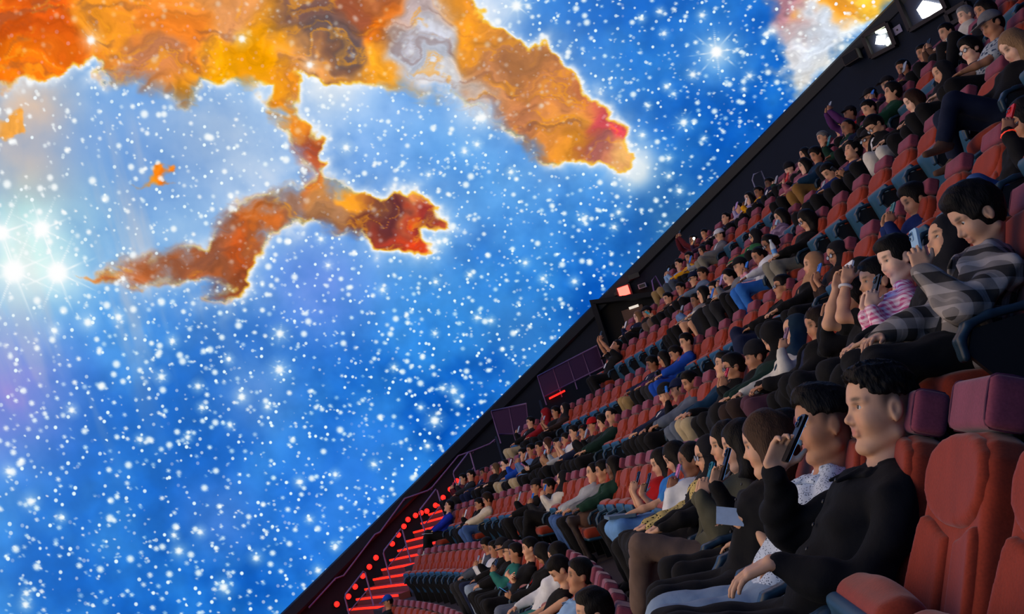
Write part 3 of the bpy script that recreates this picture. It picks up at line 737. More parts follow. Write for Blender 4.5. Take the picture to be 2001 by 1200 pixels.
def add_noise(F, amp, freq, seed):
    r = random.Random(seed); g = np.stack(np.meshgrid(*F.ax, indexing='ij'), -1)
    s = 0
    for k in range(4):
        d = np.array([r.uniform(-1, 1), r.uniform(-1, 1), r.uniform(-1, 1)]); d = unit(d)*freq*(1+0.5*k); ph = r.uniform(0, 6.28)
        s = s+np.sin(g@d+ph+1.3*np.sin(g@(d[[1, 2, 0]]*0.6)))*(0.9**k)
    F.D += (amp*s/2.6).astype(np.float32)
def mesh_field(prims, h, noise=None, smooth=1):
    us = [p for p in prims if p[2] == 'u']
    lo = np.min([p[0][0] for p in us], 0)-3*h-0.02; hi = np.max([p[0][1] for p in us], 0)+3*h+0.02
    F = Field(lo, hi, h)
    for p, k, op in prims: F.put(p, k, op)
    if noise: add_noise(F, *noise)
    V, Q = F.mesh(); return relax(V, Q, smooth), Q
def ik(S, T, l1, l2, hint):
    S = np.asarray(S, float); T = np.asarray(T, float); d = T-S; L = np.linalg.norm(d); mx = (l1+l2)*0.995
    if L > mx: T = S+d/L*mx; d = T-S; L = mx
    a = (l1*l1-l2*l2+L*L)/(2*L); h = math.sqrt(max(l1*l1-a*a, 0)); u = d/L
    hn = np.asarray(hint, float); hn = hn-u*(hn@u); hn = unit(hn)
    return S+u*a+hn*h, T
def hand_prims(w, d, nrm, thumb, curl=(25, 30, 20), spread=0.10, sc=1.0, thumb_in=0.35, fcurl=None):
    """w wrist, d towards the knuckles, nrm out of the palm, thumb: direction of the thumb side; five separate fingers"""
    d = unit(d); nrm = unit(np.asarray(nrm, float)-d*(np.asarray(nrm, float)@d)); l = np.cross(d, nrm); l = l*np.sign(l@np.asarray(thumb, float)+1e-9)
    P = []
    kn = [(0.030, 0.086), (0.011, 0.092), (-0.009, 0.088), (-0.028, 0.079)]
    P.append((rbox(w+d*0.048*sc, np.array([0.044, 0.037, 0.0125])*sc, 0.0115*sc, np.array([d, l, nrm])), 0.008*sc, 'u'))
    P.append((cone(w+d*0.022*sc+l*0.020*sc+nrm*0.006*sc, w+d*0.060*sc+l*0.036*sc+nrm*0.008*sc, 0.016*sc, 0.012*sc), 0.012*sc, 'u'))
    for q, ((lo, fw), ln) in enumerate(zip(kn, (0.071, 0.080, 0.075, 0.059))):
        p = w+d*fw*sc+l*lo*sc; ang = 0; dirn = d+l*(lo/0.03*spread)
        c = curl if fcurl is None else fcurl[q]
        seg = []
        for cdeg, fr in zip(c, (0.45, 0.31, 0.24)):
            ang += math.radians(cdeg)
            v = unit(dirn)*math.cos(ang)+nrm*math.sin(ang)
            seg.append((p, p+v*ln*fr*sc)); p = p+v*ln*fr*sc
        for j, (a, b) in enumerate(seg): P.append((cone(a, b, (0.0094-0.0011*j)*sc, (0.0085-0.0011*j)*sc), 0.003*sc, 'u'))
    tb = w+d*0.036*sc+l*0.034*sc
    t1 = tb+unit(d*0.62+l*0.72*(1-thumb_in)+nrm*thumb_in)*0.042*sc
    t2 = t1+unit(d*0.86+l*0.25*(1-thumb_in)+nrm*thumb_in*0.8)*0.033*sc
    P.append((cone(tb, t1, 0.0125*sc, 0.0105*sc), 0.006*sc, 'u')); P.append((cone(t1, t2, 0.0105*sc, 0.008*sc), 0.003*sc, 'u'))
    return P

FX, FZ = 0.92, 1.06          # head depth and height against the unit head
class Pose: pass
def solve(p):
    """skeleton of a sitter in the seat frame"""
    q = Pose(); male = p['sex'] == 'm'
    s0 = p.get('s', 0.94 if male else 0.90)
    T = V3(p['hx'], p.get('hy', 0), p['hz']); Hz = 0.455
    nk = unit(V3(-0.22-0.25*math.sin(math.radians(p.get('pitch', 10))), 0, 0.97))
    N0 = T-nk*0.190*s0
    L = 0.515*s0; dz = N0[2]-Hz
    dx = math.sqrt(max(L*L-dz*dz, 0.0025)) if dz < L else 0.05
    Hx = float(np.clip(min(N0[0]+dx, N0[0]+0.88*dz), -0.06, 0.15))
    q.H = V3(Hx, 0, Hz); q.L = np.linalg.norm(N0-q.H); s = float(np.clip(q.L/0.515, 0.84, 1.10)); q.s = s
    q.t = unit(N0-q.H); q.y = V3(0, 1, 0); q.f = unit(np.cross(q.y, q.t))
    # pitch > 0 looks up
    pi, ya = math.radians(p.get('pitch', 10)), math.radians(p.get('yaw', 0))
    q.hf = V3(math.cos(pi)*math.cos(ya), math.cos(pi)*math.sin(ya), math.sin(pi)); q.hl = unit(np.cross(V3(0, 0, 1), q.hf)); q.hu = np.cross(q.hf, q.hl)
    ro = math.radians(p.get('roll', 0))
    q.hl, q.hu = q.hl*math.cos(ro)+q.hu*math.sin(ro), q.hu*math.cos(ro)-q.hl*math.sin(ro)
    q.Hc = T
    q.N = N0-q.f*0.008*s
    sw = (0.178 if male else 0.155)*s*p.get('wide', 1.0)
    q.S = {1: q.N-q.t*0.068*s+q.y*sw-q.f*0.004, -1: q.N-q.t*0.068*s-q.y*sw-q.f*0.004}
    # arms
    arm = p.get('arms', 'lap'); q.W = {}; q.hd = {}; q.hn = {}; q.th = {}; q.curl = {}; q.phone = None
    l1, l2 = 0.285*s, 0.25*s
    up = V3(0, 0, 1)
    def lap(sd, x=0.27, y=0.09, z=0.615):
        q.W[sd] = V3(Hx+x*s, sd*y, z); q.hd[sd] = unit(V3(0.9, -sd*0.55, -0.12)); q.hn[sd] = V3(0, 0, -1); q.th[sd] = V3(0.3, -sd, 0); q.curl[sd] = (18, 22, 15)
    def grip(sd, c, out, ph_up):
        """hand holding the edge of a phone centred at c whose back faces out"""
        side = V3(0, sd, 0)
        q.W[sd] = c+side*0.054*s-ph_up*0.122*s+out*0.014; q.hd[sd] = unit(ph_up*0.95-side*0.06+out*0.05); q.hn[sd] = unit(-side*0.95-out*0.22); q.th[sd] = -out; q.curl[sd] = (34, 46, 30)
    side = p.get('hand', 1 if arm == 'chin' else -1)
    lap(1); lap(-1)
    fwd = unit(V3(math.cos(pi*0.6), math.sin(ya)*0.5, math.sin(pi*0.6))); aim = math.radians(p.get('aim', 34)); outp = V3(math.cos(aim), 0, math.sin(aim))
    if arm == 'rest':
        for sd in (1, -1): q.W[sd] = V3(Hx+0.20, sd*0.25, 0.598); q.hd[sd] = V3(1, -sd*0.1, -0.15); q.hn[sd] = V3(0, 0, -1); q.th[sd] = V3(0.2, -sd, 0); q.curl[sd] = (25, 25, 18)
    elif arm == 'fold':
        for sd in (1, -1): q.W[sd] = q.H+q.t*0.27*s+q.f*(0.20 if sd > 0 else 0.17)+q.y*(-sd*0.10); q.hd[sd] = V3(0.1, -sd, 0.1); q.hn[sd] = -q.f; q.th[sd] = up; q.curl[sd] = (25, 25, 20)
    elif arm == 'chin':
        c = q.Hc+q.hf*0.10-q.hu*0.115*s
        q.W[side] = c-up*0.10+V3(0.02, side*0.03, 0); q.hd[side] = unit(V3(-0.25, -side*0.2, 1)); q.hn[side] = unit(-q.hf); q.th[side] = V3(0, -side, 0.2); q.curl[side] = (45, 60, 40)
    elif arm in ('ph1', 'ph2', 'phl', 'phup'):
        dist = {'ph1': 0.30, 'ph2': 0.30, 'phl': 0.30, 'phup': 0.27}[arm]*p.get('reach', 1.0)
        if arm == 'phl': c = q.H+V3(0.27*s, 0, 0.30*s); out = unit(V3(0.75, 0, -0.66))
        elif arm == 'phup': c = q.Hc+fwd*dist+up*0.20; out = outp
        else: c = q.Hc+fwd*dist-up*p.get('drop', 0.09); out = outp
        c = c+V3(0, side*(0.06 if arm == 'ph1' else 0.0), 0)
        if 'pc' in p: c = V3(*p['pc'])
        pu = unit(up-out*(up@out)); land = p.get('land', False)
        q.phone = (c, out, pu, land)
        w = 0.075 if land else 0.0
        for sd in ((side,) if arm == 'ph1' else (1, -1)): grip(sd, c+V3(0, sd*w*0.6, 0), out, pu)
    for sd in (1, -1):
        if p.get('W%d' % sd): q.W[sd] = V3(*p['W%d' % sd])
        if p.get('D%d' % sd): q.hd[sd] = unit(V3(*p['D%d' % sd]))
        if p.get('N%d' % sd): q.hn[sd] = unit(V3(*p['N%d' % sd]))
        if p.get('T%d' % sd): q.th[sd] = unit(V3(*p['T%d' % sd]))
        if p.get('C%d' % sd): q.curl[sd] = p['C%d' % sd]
    q.E = {}
    for sd in (1, -1):
        hint = V3(-0.12, sd*(0.20 if arm[:2] == 'ph' else 0.42), -0.92) if 'E%d' % sd not in p else V3(*p['E%d' % sd])
        q.E[sd], q.W[sd] = ik(q.S[sd], q.W[sd], l1, l2, hint)
    # legs
    q.hip = {sd: q.H+V3(0.0, sd*0.085*s, -0.005) for sd in (1, -1)}
    lg = p.get('legs', 'sit'); q.K = {}; q.A = {}; q.toe = {}
    for sd in (1, -1):
        K = q.hip[sd]+V3(0.405*s, sd*0.035, 0.065); A = V3(K[0]-0.085, K[1], 0.085); toe = V3(1, sd*0.15, -0.05)
        if lg == 'cross' and sd == p.get('over', 1): K = q.hip[sd]+V3(0.38*s, -sd*0.06, 0.17); A = V3(K[0]+0.10, -sd*0.14, 0.29); toe = V3(0.8, -sd*0.2, -0.45)
        if lg == 'wide': K = q.hip[sd]+V3(0.395*s, sd*0.10, 0.07); A = V3(K[0]-0.07, K[1]+sd*0.02, 0.085)
        if lg == 'up': K = q.hip[sd]+V3(0.33*s, sd*0.04, 0.21); A = V3(K[0]+0.16, K[1], 0.34 if sd > 0 else 0.26)
        if lg == 'stretch': K = q.hip[sd]+V3(0.41*s, sd*0.02, 0.04); A = V3(K[0]+0.33, K[1], 0.36); toe = V3(0.5, 0, 0.8)
        if p.get('K%d' % sd): K = V3(*p['K%d' % sd])
        if p.get('A%d' % sd): A = V3(*p['A%d' % sd])
        if lg in ('sit', 'wide') and not p.get('K%d' % sd):
            jr = random.Random(p['seed']*3+sd); j = V3(jr.uniform(-0.03, 0.015), jr.uniform(-0.03, 0.03), jr.uniform(-0.03, 0.03)); K = K+j; A = A+V3(j[0]+jr.uniform(-0.05, 0.04), j[1], 0)
        q.K[sd] = K; q.A[sd] = A; q.toe[sd] = unit(toe)
    q.male = male
    return q
def torso_prims(q, g=0.0, k=0.05, p=None):
    s, w = q.s, (p.get('wide', 1.0) if p else 1.0)
    B = np.array([q.f, q.y, q.t])
    ch = 0.112 if q.male else 0.105; sw = np.linalg.norm(q.S[1]-q.S[-1])/2
    P = [(ell(q.H+q.t*0.02*s-q.f*0.01, (0.125*s*w+g, 0.165*s*w+g, 0.13*s+g), B), k, 'u'),
         (ell(q.H+q.t*0.17*s, (0.112*s*w+g, (0.142 if q.male else 0.128)*s*w+g, 0.17*s+g), B), k, 'u'),
         (ell(q.H+q.t*0.345*s+q.f*0.0, (ch*s*w+g, 0.160*s*w+g, 0.165*s+g), B), k, 'u'),
         (cone(q.S[1]-q.y*0.03, q.S[-1]+q.y*0.03, 0.046*s+g), 0.03, 'u'),
         (cone(q.S[1]-q.t*0.02, q.N+q.t*0.035*s, 0.036*s+g, 0.042*s+g), 0.03, 'u'), (cone(q.S[-1]-q.t*0.02, q.N+q.t*0.025*s, 0.036*s+g, 0.042*s+g), 0.03, 'u')]
    if not q.male:
        for sd in (1, -1): P.append((ell(q.H+q.t*0.36*s+q.f*0.075*s+q.y*sd*0.065*s, (0.055*s+g, 0.06*s+g, 0.06*s+g), B), 0.04, 'u'))
    return P
def arm_prims(q, sd, g=0.0, part='both', frac=1.0, k=0.022):
    s = q.s; S, E, W = q.S[sd], q.E[sd], q.W[sd]; m = 1.0 if q.male else 0.88; P = []
    if part in ('both', 'upper'):
        fr = 1.0 if part == 'both' else frac
        P.append((cone(S, S+(E-S)*fr, 0.047*s*m+g, (0.047-0.008*fr)*s*m+g), k, 'u'))
    if part in ('both', 'fore'):
        fr = frac if part == 'both' else 1.0
        P.append((cone(E, E+(W-E)*fr*0.45, 0.041*s*m+g, 0.040*s*m+g), 0.02, 'u')); P.append((cone(E+(W-E)*0.45*fr, E+(W-E)*fr, 0.040*s*m+g, (0.040-0.014*fr)*s*m+g), 0.02, 'u'))
    return P
def leg_prims(q, sd, g=0.0, frac=1.0, flare=0.0, k=0.04):
    s = q.s; h, K, A = q.hip[sd], q.K[sd], q.A[sd]; m = 1.0 if q.male else 0.94
    P = [(cone(h, K, 0.088*s*m+g, 0.060*s*m+g), k, 'u')]
    if frac > 0: P.append((cone(K, K+(A-K)*frac, 0.058*s*m+g, (0.058-0.020*frac)*s*m+g+flare), 0.03, 'u'))
    return P
def head_prims(q, p, fine):
    B = np.array([q.hf, q.hl, q.hu]); c = q.Hc; f, l, u = q.hf, q.hl, q.hu; m = 1.0 if q.male else 0.95; hs = p.get('head', 1.0)*m
    at = lambda a, b, d: c+(f*a*FX+l*b+u*d*FZ)*hs
    E_ = lambda a, b, d, r1, r2, r3: ell(at(a, b, d), np.array([r1*FX, r2, r3*FZ])*hs, B)
    jw = p.get('jaw', 1.0)
    P = [(E_(-0.010, 0, 0.032, 0.098, 0.077, 0.096), 0.0, 'u'), (E_(0.036, 0, 0.052, 0.056, 0.060, 0.046), 0.03, 'u'),
         (E_(0.028, 0, -0.020, 0.064, 0.062*jw, 0.080), 0.03, 'u'),
         (cone(at(0.026, 0, -0.078), at(0.070, 0, -0.094), 0.030*hs*jw, 0.0195*hs), 0.02, 'u'),
         (cone(at(-0.016, 0.047*jw, -0.060), at(0.056, 0.018, -0.096), 0.021*hs, 0.018*hs), 0.02, 'u'), (cone(at(-0.016, -0.047*jw, -0.060), at(0.056, -0.018, -0.096), 0.021*hs, 0.018*hs), 0.02, 'u'),
         # neck
         (cone(at(-0.034, 0, -0.045), q.N+q.t*0.0, (0.053 if q.male else 0.044)*q.s, (0.058 if q.male else 0.047)*q.s), 0.015, 'u'),
         (cone(q.N, q.N-q.t*0.10*q.s, 0.066*q.s, 0.06*q.s), 0.03, 'u')]
    if p.get('lod', 3) <= 2 or True:
        P += [(cone(at(0.080, 0, 0.014), at(0.106, 0, -0.022), 0.0075*hs, 0.0110*hs), 0.010, 'u'),
              (cone(at(0.094, -0.012, -0.027), at(0.094, 0.012, -0.027), 0.0090*hs), 0.006, 'u')]
    if fine <= 2:
        for sd in (1, -1):
            P.append((E_(0.090, sd*0.031, 0.013, 0.017, 0.017, 0.010), 0.010, 's'))
            P.append((cone(at(0.082, sd*0.016, 0.030), at(0.070, sd*0.050, 0.030), 0.011*hs, 0.009*hs), 0.012, 'u'))
            P.append((E_(0.055, sd*0.040, -0.022, 0.030, 0.022, 0.026), 0.02, 'u'))
            if fine <= 1: P.append((cone(at(0.0835, sd*0.020, 0.0195), at(0.074, sd*0.045, 0.0185), 0.0055*hs), 0.004, 'u')); P.append((cone(at(0.081, sd*0.022, 0.0030), at(0.073, sd*0.043, 0.0035), 0.0045*hs), 0.004, 'u'))
        P += [(cone(at(0.086, -0.016, -0.047), at(0.086, 0.016, -0.047), 0.0068*hs), 0.006, 'u'), (cone(at(0.085, -0.013, -0.060), at(0.085, 0.013, -0.060), 0.0074*hs), 0.006, 'u'),
              (E_(0.098, 0, -0.0535, 0.006, 0.026, 0.0020), 0.003, 's')]
    for sd in (1, -1):
        P.append((E_(-0.012, sd*0.078, 0.002, 0.020, 0.009, 0.031), 0.008, 'u'))
        if fine <= 1:
            P.append((E_(-0.006, sd*0.088, 0.004, 0.011, 0.007, 0.018), 0.004, 's'))
            P.append((E_(-0.007, sd*0.079, -0.022, 0.009, 0.007, 0.010), 0.004, 'u'))
    return P
def head_tone(V, q, p, fine):
    base = s2l(np.array(SKIN[p.get('skin', 1)])/255.0)*p.get('tint', 1.0); m = 1.0 if q.male else 0.95; hs = p.get('head', 1.0)*m
    x = (V-q.Hc)@np.array([q.hf/FX, q.hl, q.hu/FZ]).T/hs
    C = np.tile(base, (len(V), 1)); front = x[:, 0] > 0.045
    def blend(w, c): return C*(1-w[:, None])+np.array(c)*w[:, None]
    ay = np.abs(x[:, 1]); e = {0: 1.0, 1: 1.0, 2: 1.55, 3: 2.0}[fine]
    g = lambda a, b, ra, rb: np.exp(-(((ay-a)/ra)**2+((x[:, 2]-b)/rb)**2))*front
    C = blend(0.35*g(0.036, -0.025, 0.02, 0.02), base*np.array([1.15, 0.80, 0.75]))
    lips = np.exp(-((x[:, 1]/0.022)**2+((x[:, 2]+0.053)/(0.010*e**0.5))**2))*(x[:, 0] > 0.075)
    C = blend(np.clip(lips*1.1, 0, 0.75), base*np.array([0.80, 0.42, 0.40]))
    C = blend(np.clip(1.3*g(0.034, 0.033+0.003*(e-1), 0.017, 0.0055*e), 0, 0.85)*(x[:, 0] > 0.055), (0.02, 0.014, 0.011))
    if fine >= 1: C = blend(np.clip(1.3*g(0.031, 0.012, 0.012*(0.6+0.4*e), 0.006*e), 0, 0.8), (0.03, 0.02, 0.016))
    else: C = blend(np.clip(0.7*g(0.031, 0.021, 0.015, 0.004), 0, 0.8), (0.03, 0.02, 0.016))
    if p['hair'] == 'fade':
        w = sstep(0.045, 0.015, x[:, 0])*sstep(-0.02+0.0*x[:, 2], 0.03, x[:, 2]+0.55*np.clip(-x[:, 0]-0.02, 0, 0.1))*sstep(0.012, 0.03, np.hypot((x[:, 0]+0.012)*0.9, (x[:, 2]-0.002)*0.7))
        C = blend(0.82*w, (0.022, 0.017, 0.014))
    if p.get('beard'):
        w = p['beard']*((x[:, 2] < -0.035) & (x[:, 0] > -0.03))*np.clip(((-x[:, 2]-0.035)/0.03), 0, 1)*(1-np.clip(lips*2, 0, 1))*(x[:, 2] > -0.115)
        C = blend(np.clip(w, 0, 0.85), (0.03, 0.022, 0.018))
    if p.get('stache'):
        w = p['stache']*np.exp(-((x[:, 1]/0.026)**2+((x[:, 2]+0.038)/0.006)**2))*(x[:, 0] > 0.07)
        C = blend(np.clip(w, 0, 0.8), (0.03, 0.022, 0.018))
    return C
def hair_prims(q, p):
    st = p['hair']; B = np.array([q.hf, q.hl, q.hu]); m = 1.0 if q.male else 0.95; hs = p.get('head', 1.0)*m
    f, l, u = q.hf, q.hl, q.hu; at = lambda a, b, d: q.Hc+(f*a*FX+l*b+u*d*FZ)*hs
    E_ = lambda a, b, d, r1, r2, r3: ell(at(a, b, d), np.array([r1*FX, r2, r3*FZ])*hs, B)
    face = [(E_(0.128, 0, -0.03, 0.095, 0.10, 0.103), 0.012, 's')]
    nape = [(rbox(at(-0.02, 0, -0.155), (0.22*hs, 0.2*hs, 0.095*hs), 0.01, B), 0.01, 's')]
    ears = [(E_(-0.006, sd*0.092, -0.012, 0.026, 0.03, 0.036), 0.006, 's') for sd in (1, -1)]
    v = p.get('vol', 0.0); noise = None
    if st in ('sh', 'af', 'buzz'):
        g = {'sh': 0.008, 'af': 0.020, 'buzz': 0.004}[st]+v
        P = [(E_(-0.016, 0, 0.036, 0.103+g, 0.080+g*0.7, 0.100+g), 0, 'u')]
        if st != 'buzz': P.append((E_(0.030, 0, 0.092+v, 0.066+g*0.7, 0.060+g*0.6, 0.034+g*0.6), 0.03, 'u'))
        P += face+nape+ears
        noise = (0.0035 if st == 'sh' else 0.008, 75 if st == 'sh' else 110, p['seed'])
        if st == 'buzz': noise = None
    elif st == 'fade':
        P = [(E_(-0.014, 0, 0.052, 0.106+v, 0.083+v*0.5, 0.084+v), 0, 'u'), (E_(0.042, 0, 0.092+v, 0.062, 0.062, 0.034+v), 0.03, 'u'),
             (E_(0.125, 0, -0.02, 0.092, 0.10, 0.110), 0.012, 's'), (rbox(at(0.06, 0, -0.105), (0.13*hs, 0.2*hs, 0.150*hs), 0.01, B), 0.02, 's'), (rbox(at(-0.12, 0, -0.165), (0.12*hs, 0.2*hs, 0.150*hs), 0.01, B), 0.03, 's')]+ears
        noise = (0.0055, 190, p['seed'])
    elif st in ('ln', 'cu'):
        g = 0.016+v
        P = [(E_(-0.018, 0, 0.034, 0.106+g, 0.084+g*0.8, 0.100+g), 0, 'u'), (E_(-0.04, 0, -0.04, 0.085, 0.088, 0.09), 0.03, 'u')]
        b = q.N-q.f*0.075*q.s-q.t*p.get('len', 0.14)
        for sd in (1, -1):
            P.append((cone(at(-0.06, sd*0.045, 0.0), b+q.y*sd*0.075, 0.052, 0.046), 0.04, 'u'))
            P.append((cone(at(0.005, sd*0.082, 0.03), at(-0.005, sd*0.092, -0.11), 0.022, 0.026), 0.03, 'u'))
            P.append((cone(at(-0.005, sd*0.092, -0.11), q.S[sd]*0.55+q.N*0.45+q.f*0.085*q.s-q.t*0.10, 0.028, 0.022), 0.03, 'u'))
        P += [(E_(0.128, 0, -0.035, 0.095, 0.079, 0.108), 0.012, 's')]
        noise = (0.004, 55, p['seed']) if st == 'ln' else (0.011, 95, p['seed'])
    elif st == 'pn':
        P = [(E_(-0.016, 0, 0.034, 0.114, 0.089, 0.111), 0, 'u'), (E_(-0.115, 0, 0.03, 0.05, 0.05, 0.05), 0.03, 'u'), (cone(at(-0.125, 0, 0.02), at(-0.13, 0, -0.14), 0.034, 0.018), 0.03, 'u')]
        P += face+nape+ears; noise = (0.003, 70, p['seed'])
    elif st in ('cap', 'bn'):
        P = [(E_(-0.020, 0, 0.020, 0.108, 0.086, 0.092), 0, 'u')]+face+nape+ears
    else: return None, None
    return P, noise
def hat_prims(q, p):
    st = p['hair']; B = np.array([q.hf, q.hl, q.hu]); m = 1.0 if q.male else 0.95; hs = p.get('head', 1.0)*m
    f, l, u = q.hf, q.hl, q.hu; at = lambda a, b, d: q.Hc+(f*a*FX+l*b+u*d*FZ)*hs
    E_ = lambda a, b, d, r1, r2, r3: ell(at(a, b, d), np.array([r1*FX, r2, r3*FZ])*hs, B)
    if st == 'cap':
        P = [(E_(-0.012, 0, 0.048, 0.120, 0.097, 0.102), 0, 'u'), (rbox(at(0, 0, -0.052), (0.25*hs, 0.25*hs, 0.10*hs), 0.004, B), 0.004, 's'),
             (ell(at(0.135, 0, 0.050), np.array([0.085, 0.080, 0.008])*hs, np.array([unit(f-u*0.22), l, unit(u+f*0.22)])), 0.012, 'u')]
        return 'cap', P, None
    if st == 'bn':
        P = [(E_(-0.016, 0, 0.052, 0.122, 0.100, 0.108), 0, 'u'), (rbox(at(0, 0, -0.075), (0.25*hs, 0.25*hs, 0.11*hs), 0.004, B), 0.01, 's')]
        return 'beanie', P, (0.002, 60, p['seed'])
    if st in ('hj', 'hood'):
        g = 0.0 if st == 'hj' else 0.016
        n = q.N; P = [(E_(-0.020, 0, 0.026, 0.120+g, 0.098+g, 0.118+g), 0, 'u'), (E_(-0.01, 0, -0.05, 0.100+g, 0.092+g, 0.09), 0.03, 'u'),
             (cone(at(0.0, 0, -0.09), n+q.f*0.015-q.t*0.02, 0.082, 0.100*q.s), 0.04, 'u'),
             (cone(n+q.f*0.02, n+q.f*0.075*q.s-q.t*0.13, 0.085, 0.070), 0.05, 'u'), (cone(q.S[1]*0.7+n*0.3, q.S[-1]*0.7+n*0.3, 0.070), 0.05, 'u'),
             (cone(n-q.f*0.03, n-q.f*0.07-q.t*0.12, 0.085, 0.07), 0.05, 'u'),
             (E_(0.130, 0, -0.012, 0.10, 0.063, 0.083), 0.010, 's')]
        return ('headscarf' if st == 'hj' else 'hood'), P, (0.005, 30, p['seed'])
    return None, None, None

LODS = {0: dict(head=0.0045, hand=0.0042, core=0.030, cloth=0.0095), 1: dict(head=0.0078, hand=0.0068, core=0.036, cloth=0.0150),
        2: dict(head=0.0118, hand=0.0104, core=0.045, cloth=0.0235), 3: dict(head=0.0172, hand=0.0158, core=0.055, cloth=0.0330)}
STATS = {'tris': 0}
def part(name, VQ, mat, parent, color=None, tone=None):
    V, Q = VQ
    me = mesh_np(name, V, Q); STATS['tris'] += 2*len(Q)
    if tone is not None and len(V):
        a = me.color_attributes.new('tone', 'FLOAT_COLOR', 'POINT'); b = np.ones((len(V), 4), np.float32); b[:, :3] = tone; a.data.foreach_set('color', b.ravel())
    o = link(name, me, mat, parent)
    if color is not None: o.color = (*color, 1)
    return o
def join(parts):
    V = []; Q = []; T = []; k = 0
    for (v, q), t in parts:
        V.append(v); Q.append(q+k); T.append(t); k += len(v)
    return (np.concatenate(V), np.concatenate(Q)), np.concatenate(T)
def build_person(p):
    q = solve(p); lod = p['lod']; R = LODS[lod]; s = q.s
    M = seat_matrix(p['r'], p['i']); root = empty('person', M); tag(root, p['label'], 'person', p.get('group'))
    top, tcol = p['top'][0], p['top'][1]; bot, bcol = p['bot'][0], p['bot'][1]
    pat = p['top'][2] if len(p['top']) > 2 else 'plain'
    skin = s2l(np.array(SKIN[p.get('skin', 1)])/255.0)*p.get('tint', 1.0)
    short = top in ('tee', 'vest'); roll = p.get('sleeve', 1.0)
    # --- body: head with neck, arms and hands, core and legs, one figure
    hv = mesh_field(head_prims(q, p, lod), R['head']); pieces = [(hv, head_tone(hv[0], q, p, lod))]
    for sd in (1, -1):
        hp = hand_prims(q.W[sd], q.hd[sd], q.hn[sd], q.th[sd], q.curl[sd], sc=1.0*s*(1.03 if q.male else 0.93), thumb_in=p.get('thumb', 0.3), fcurl=p.get('F%d' % sd))
        E, W = q.E[sd], q.W[sd]; m = 1.0 if q.male else 0.88
        if short or roll < 0.9: hp += arm_prims(q, sd, 0.0, 'both')
        else: hp.append((cone(W+(E-W)*0.30, W+unit(q.hd[sd])*0.01, 0.030*s*m, 0.0235*s*m), 0.015, 'u'))
        hv = mesh_field(hp, R['hand']); pieces.append((hv, np.tile(skin, (len(hv[0]), 1))))
    core = torso_prims(q, -0.022, 0.05, p)
    for sd in (1, -1):
        if not (short or roll < 0.9): core += arm_prims(q, sd, -0.012)
        if bot in ('skirt', 'shorts'): pass
        else: core += leg_prims(q, sd, -0.014, 0.9)
    hv = mesh_field(core, R['core']); pieces.append((hv, np.tile(skin, (len(hv[0]), 1))))
    if bot in ('skirt', 'shorts'):
        tights = p.get('tights'); lc = np.array(tights) if tights else skin
        for sd in (1, -1):
            lp = leg_prims(q, sd, 0.0, 1.0); A = q.A[sd]; lp.append((cone(A, A+q.toe[sd]*0.10-V3(0, 0, 0.03), 0.034, 0.026), 0.02, 'u'))
            hv = mesh_field(lp, R['cloth']); pieces.append((hv, np.tile(lc, (len(hv[0]), 1))))
    VQ, tone = join(pieces)
    part('body', VQ, M_SKIN, root, None, tone)
    # --- hair and headwear
    hp, nz = hair_prims(q, p)
    if hp: part('hair', mesh_field(hp, R['head']*(1.15 if lod <= 1 else 1.5), nz if lod <= 2 else None), M_HAIR, root, p.get('hcol', (0.008, 0.0065, 0.006)))
    nm, hp, nz = hat_prims(q, p)
    if nm: part(nm, mesh_field(hp, R['head']*1.25, nz), FAB['plain'], root, p.get('hatc', (0.012, 0.012, 0.016)))
    # --- upper garment
    g = {0: 0.014, 1: 0.014, 2: 0.017, 3: 0.021}[lod]
    gar = {'tee': 't_shirt', 'shirt': 'shirt', 'sweater': 'sweater', 'hoodie': 'hoodie', 'jacket': 'jacket', 'suit': 'suit_jacket', 'vest': 'vest', 'blouse': 'blouse'}[top]
    opened = top in ('jacket', 'suit') or 'inner' in p
    gg = g+(0.012 if top in ('jacket', 'suit', 'hoodie') else 0)
    P = torso_prims(q, gg, 0.05, p)
    for sd in (1, -1):
        if top == 'vest': pass
        elif top == 'tee': P += arm_prims(q, sd, gg+0.006, 'upper', 0.62)
        else:
            fr = 0.93 if roll >= 0.9 else roll
            if roll < 0.35: P += arm_prims(q, sd, gg+0.004, 'upper', 0.9)
            else: P += arm_prims(q, sd, gg, 'both', fr)
    if top in ('shirt', 'jacket', 'suit', 'blouse'): P.append((ell(q.N+q.t*0.006*s-q.f*0.010, (0.084*s, 0.082*s, 0.040*s), np.array([q.f, q.y, unit(q.t*0.9-q.f*0.3)])), 0.015, 'u'))
    elif top == 'hoodie': P += [(ell(q.N-q.f*0.085*s-q.t*0.01, (0.055, 0.125*s, 0.085), np.array([q.f, q.y, q.t])), 0.03, 'u'), (ell(q.N+q.t*0.012*s, (0.092*s, 0.092*s, 0.036*s), np.array([q.f, q.y, q.t])), 0.02, 'u')]
    else: P.append((ell(q.N-q.t*0.006*s, (0.080*s, 0.078*s, 0.030*s), np.array([q.f, q.y, q.t])), 0.015, 'u'))
    # clear the neck
    P.append((cone(q.N+q.t*0.03*s+q.f*0.012, q.N+q.t*0.16*s+q.f*0.03, 0.058*s if q.male else 0.05*s, 0.07*s), 0.008, 's'))
    if opened:
        a = q.N+q.f*0.115*s; b = q.H+q.t*(0.17 if top == 'suit' else 0.06)*s+q.f*0.16*s
        P.append((cone(a+q.t*0.03, b, 0.062*s if top == 'suit' else 0.055*s, 0.012 if top == 'suit' else 0.045), 0.012, 's'))
    fold = {0: 0.015, 1: 0.011, 2: 0.007, 3: 0.0}[lod]
    part(gar, mesh_field(P, R['cloth'], (fold, 30, p['seed']+3) if fold else None), FAB[pat], root, tcol)
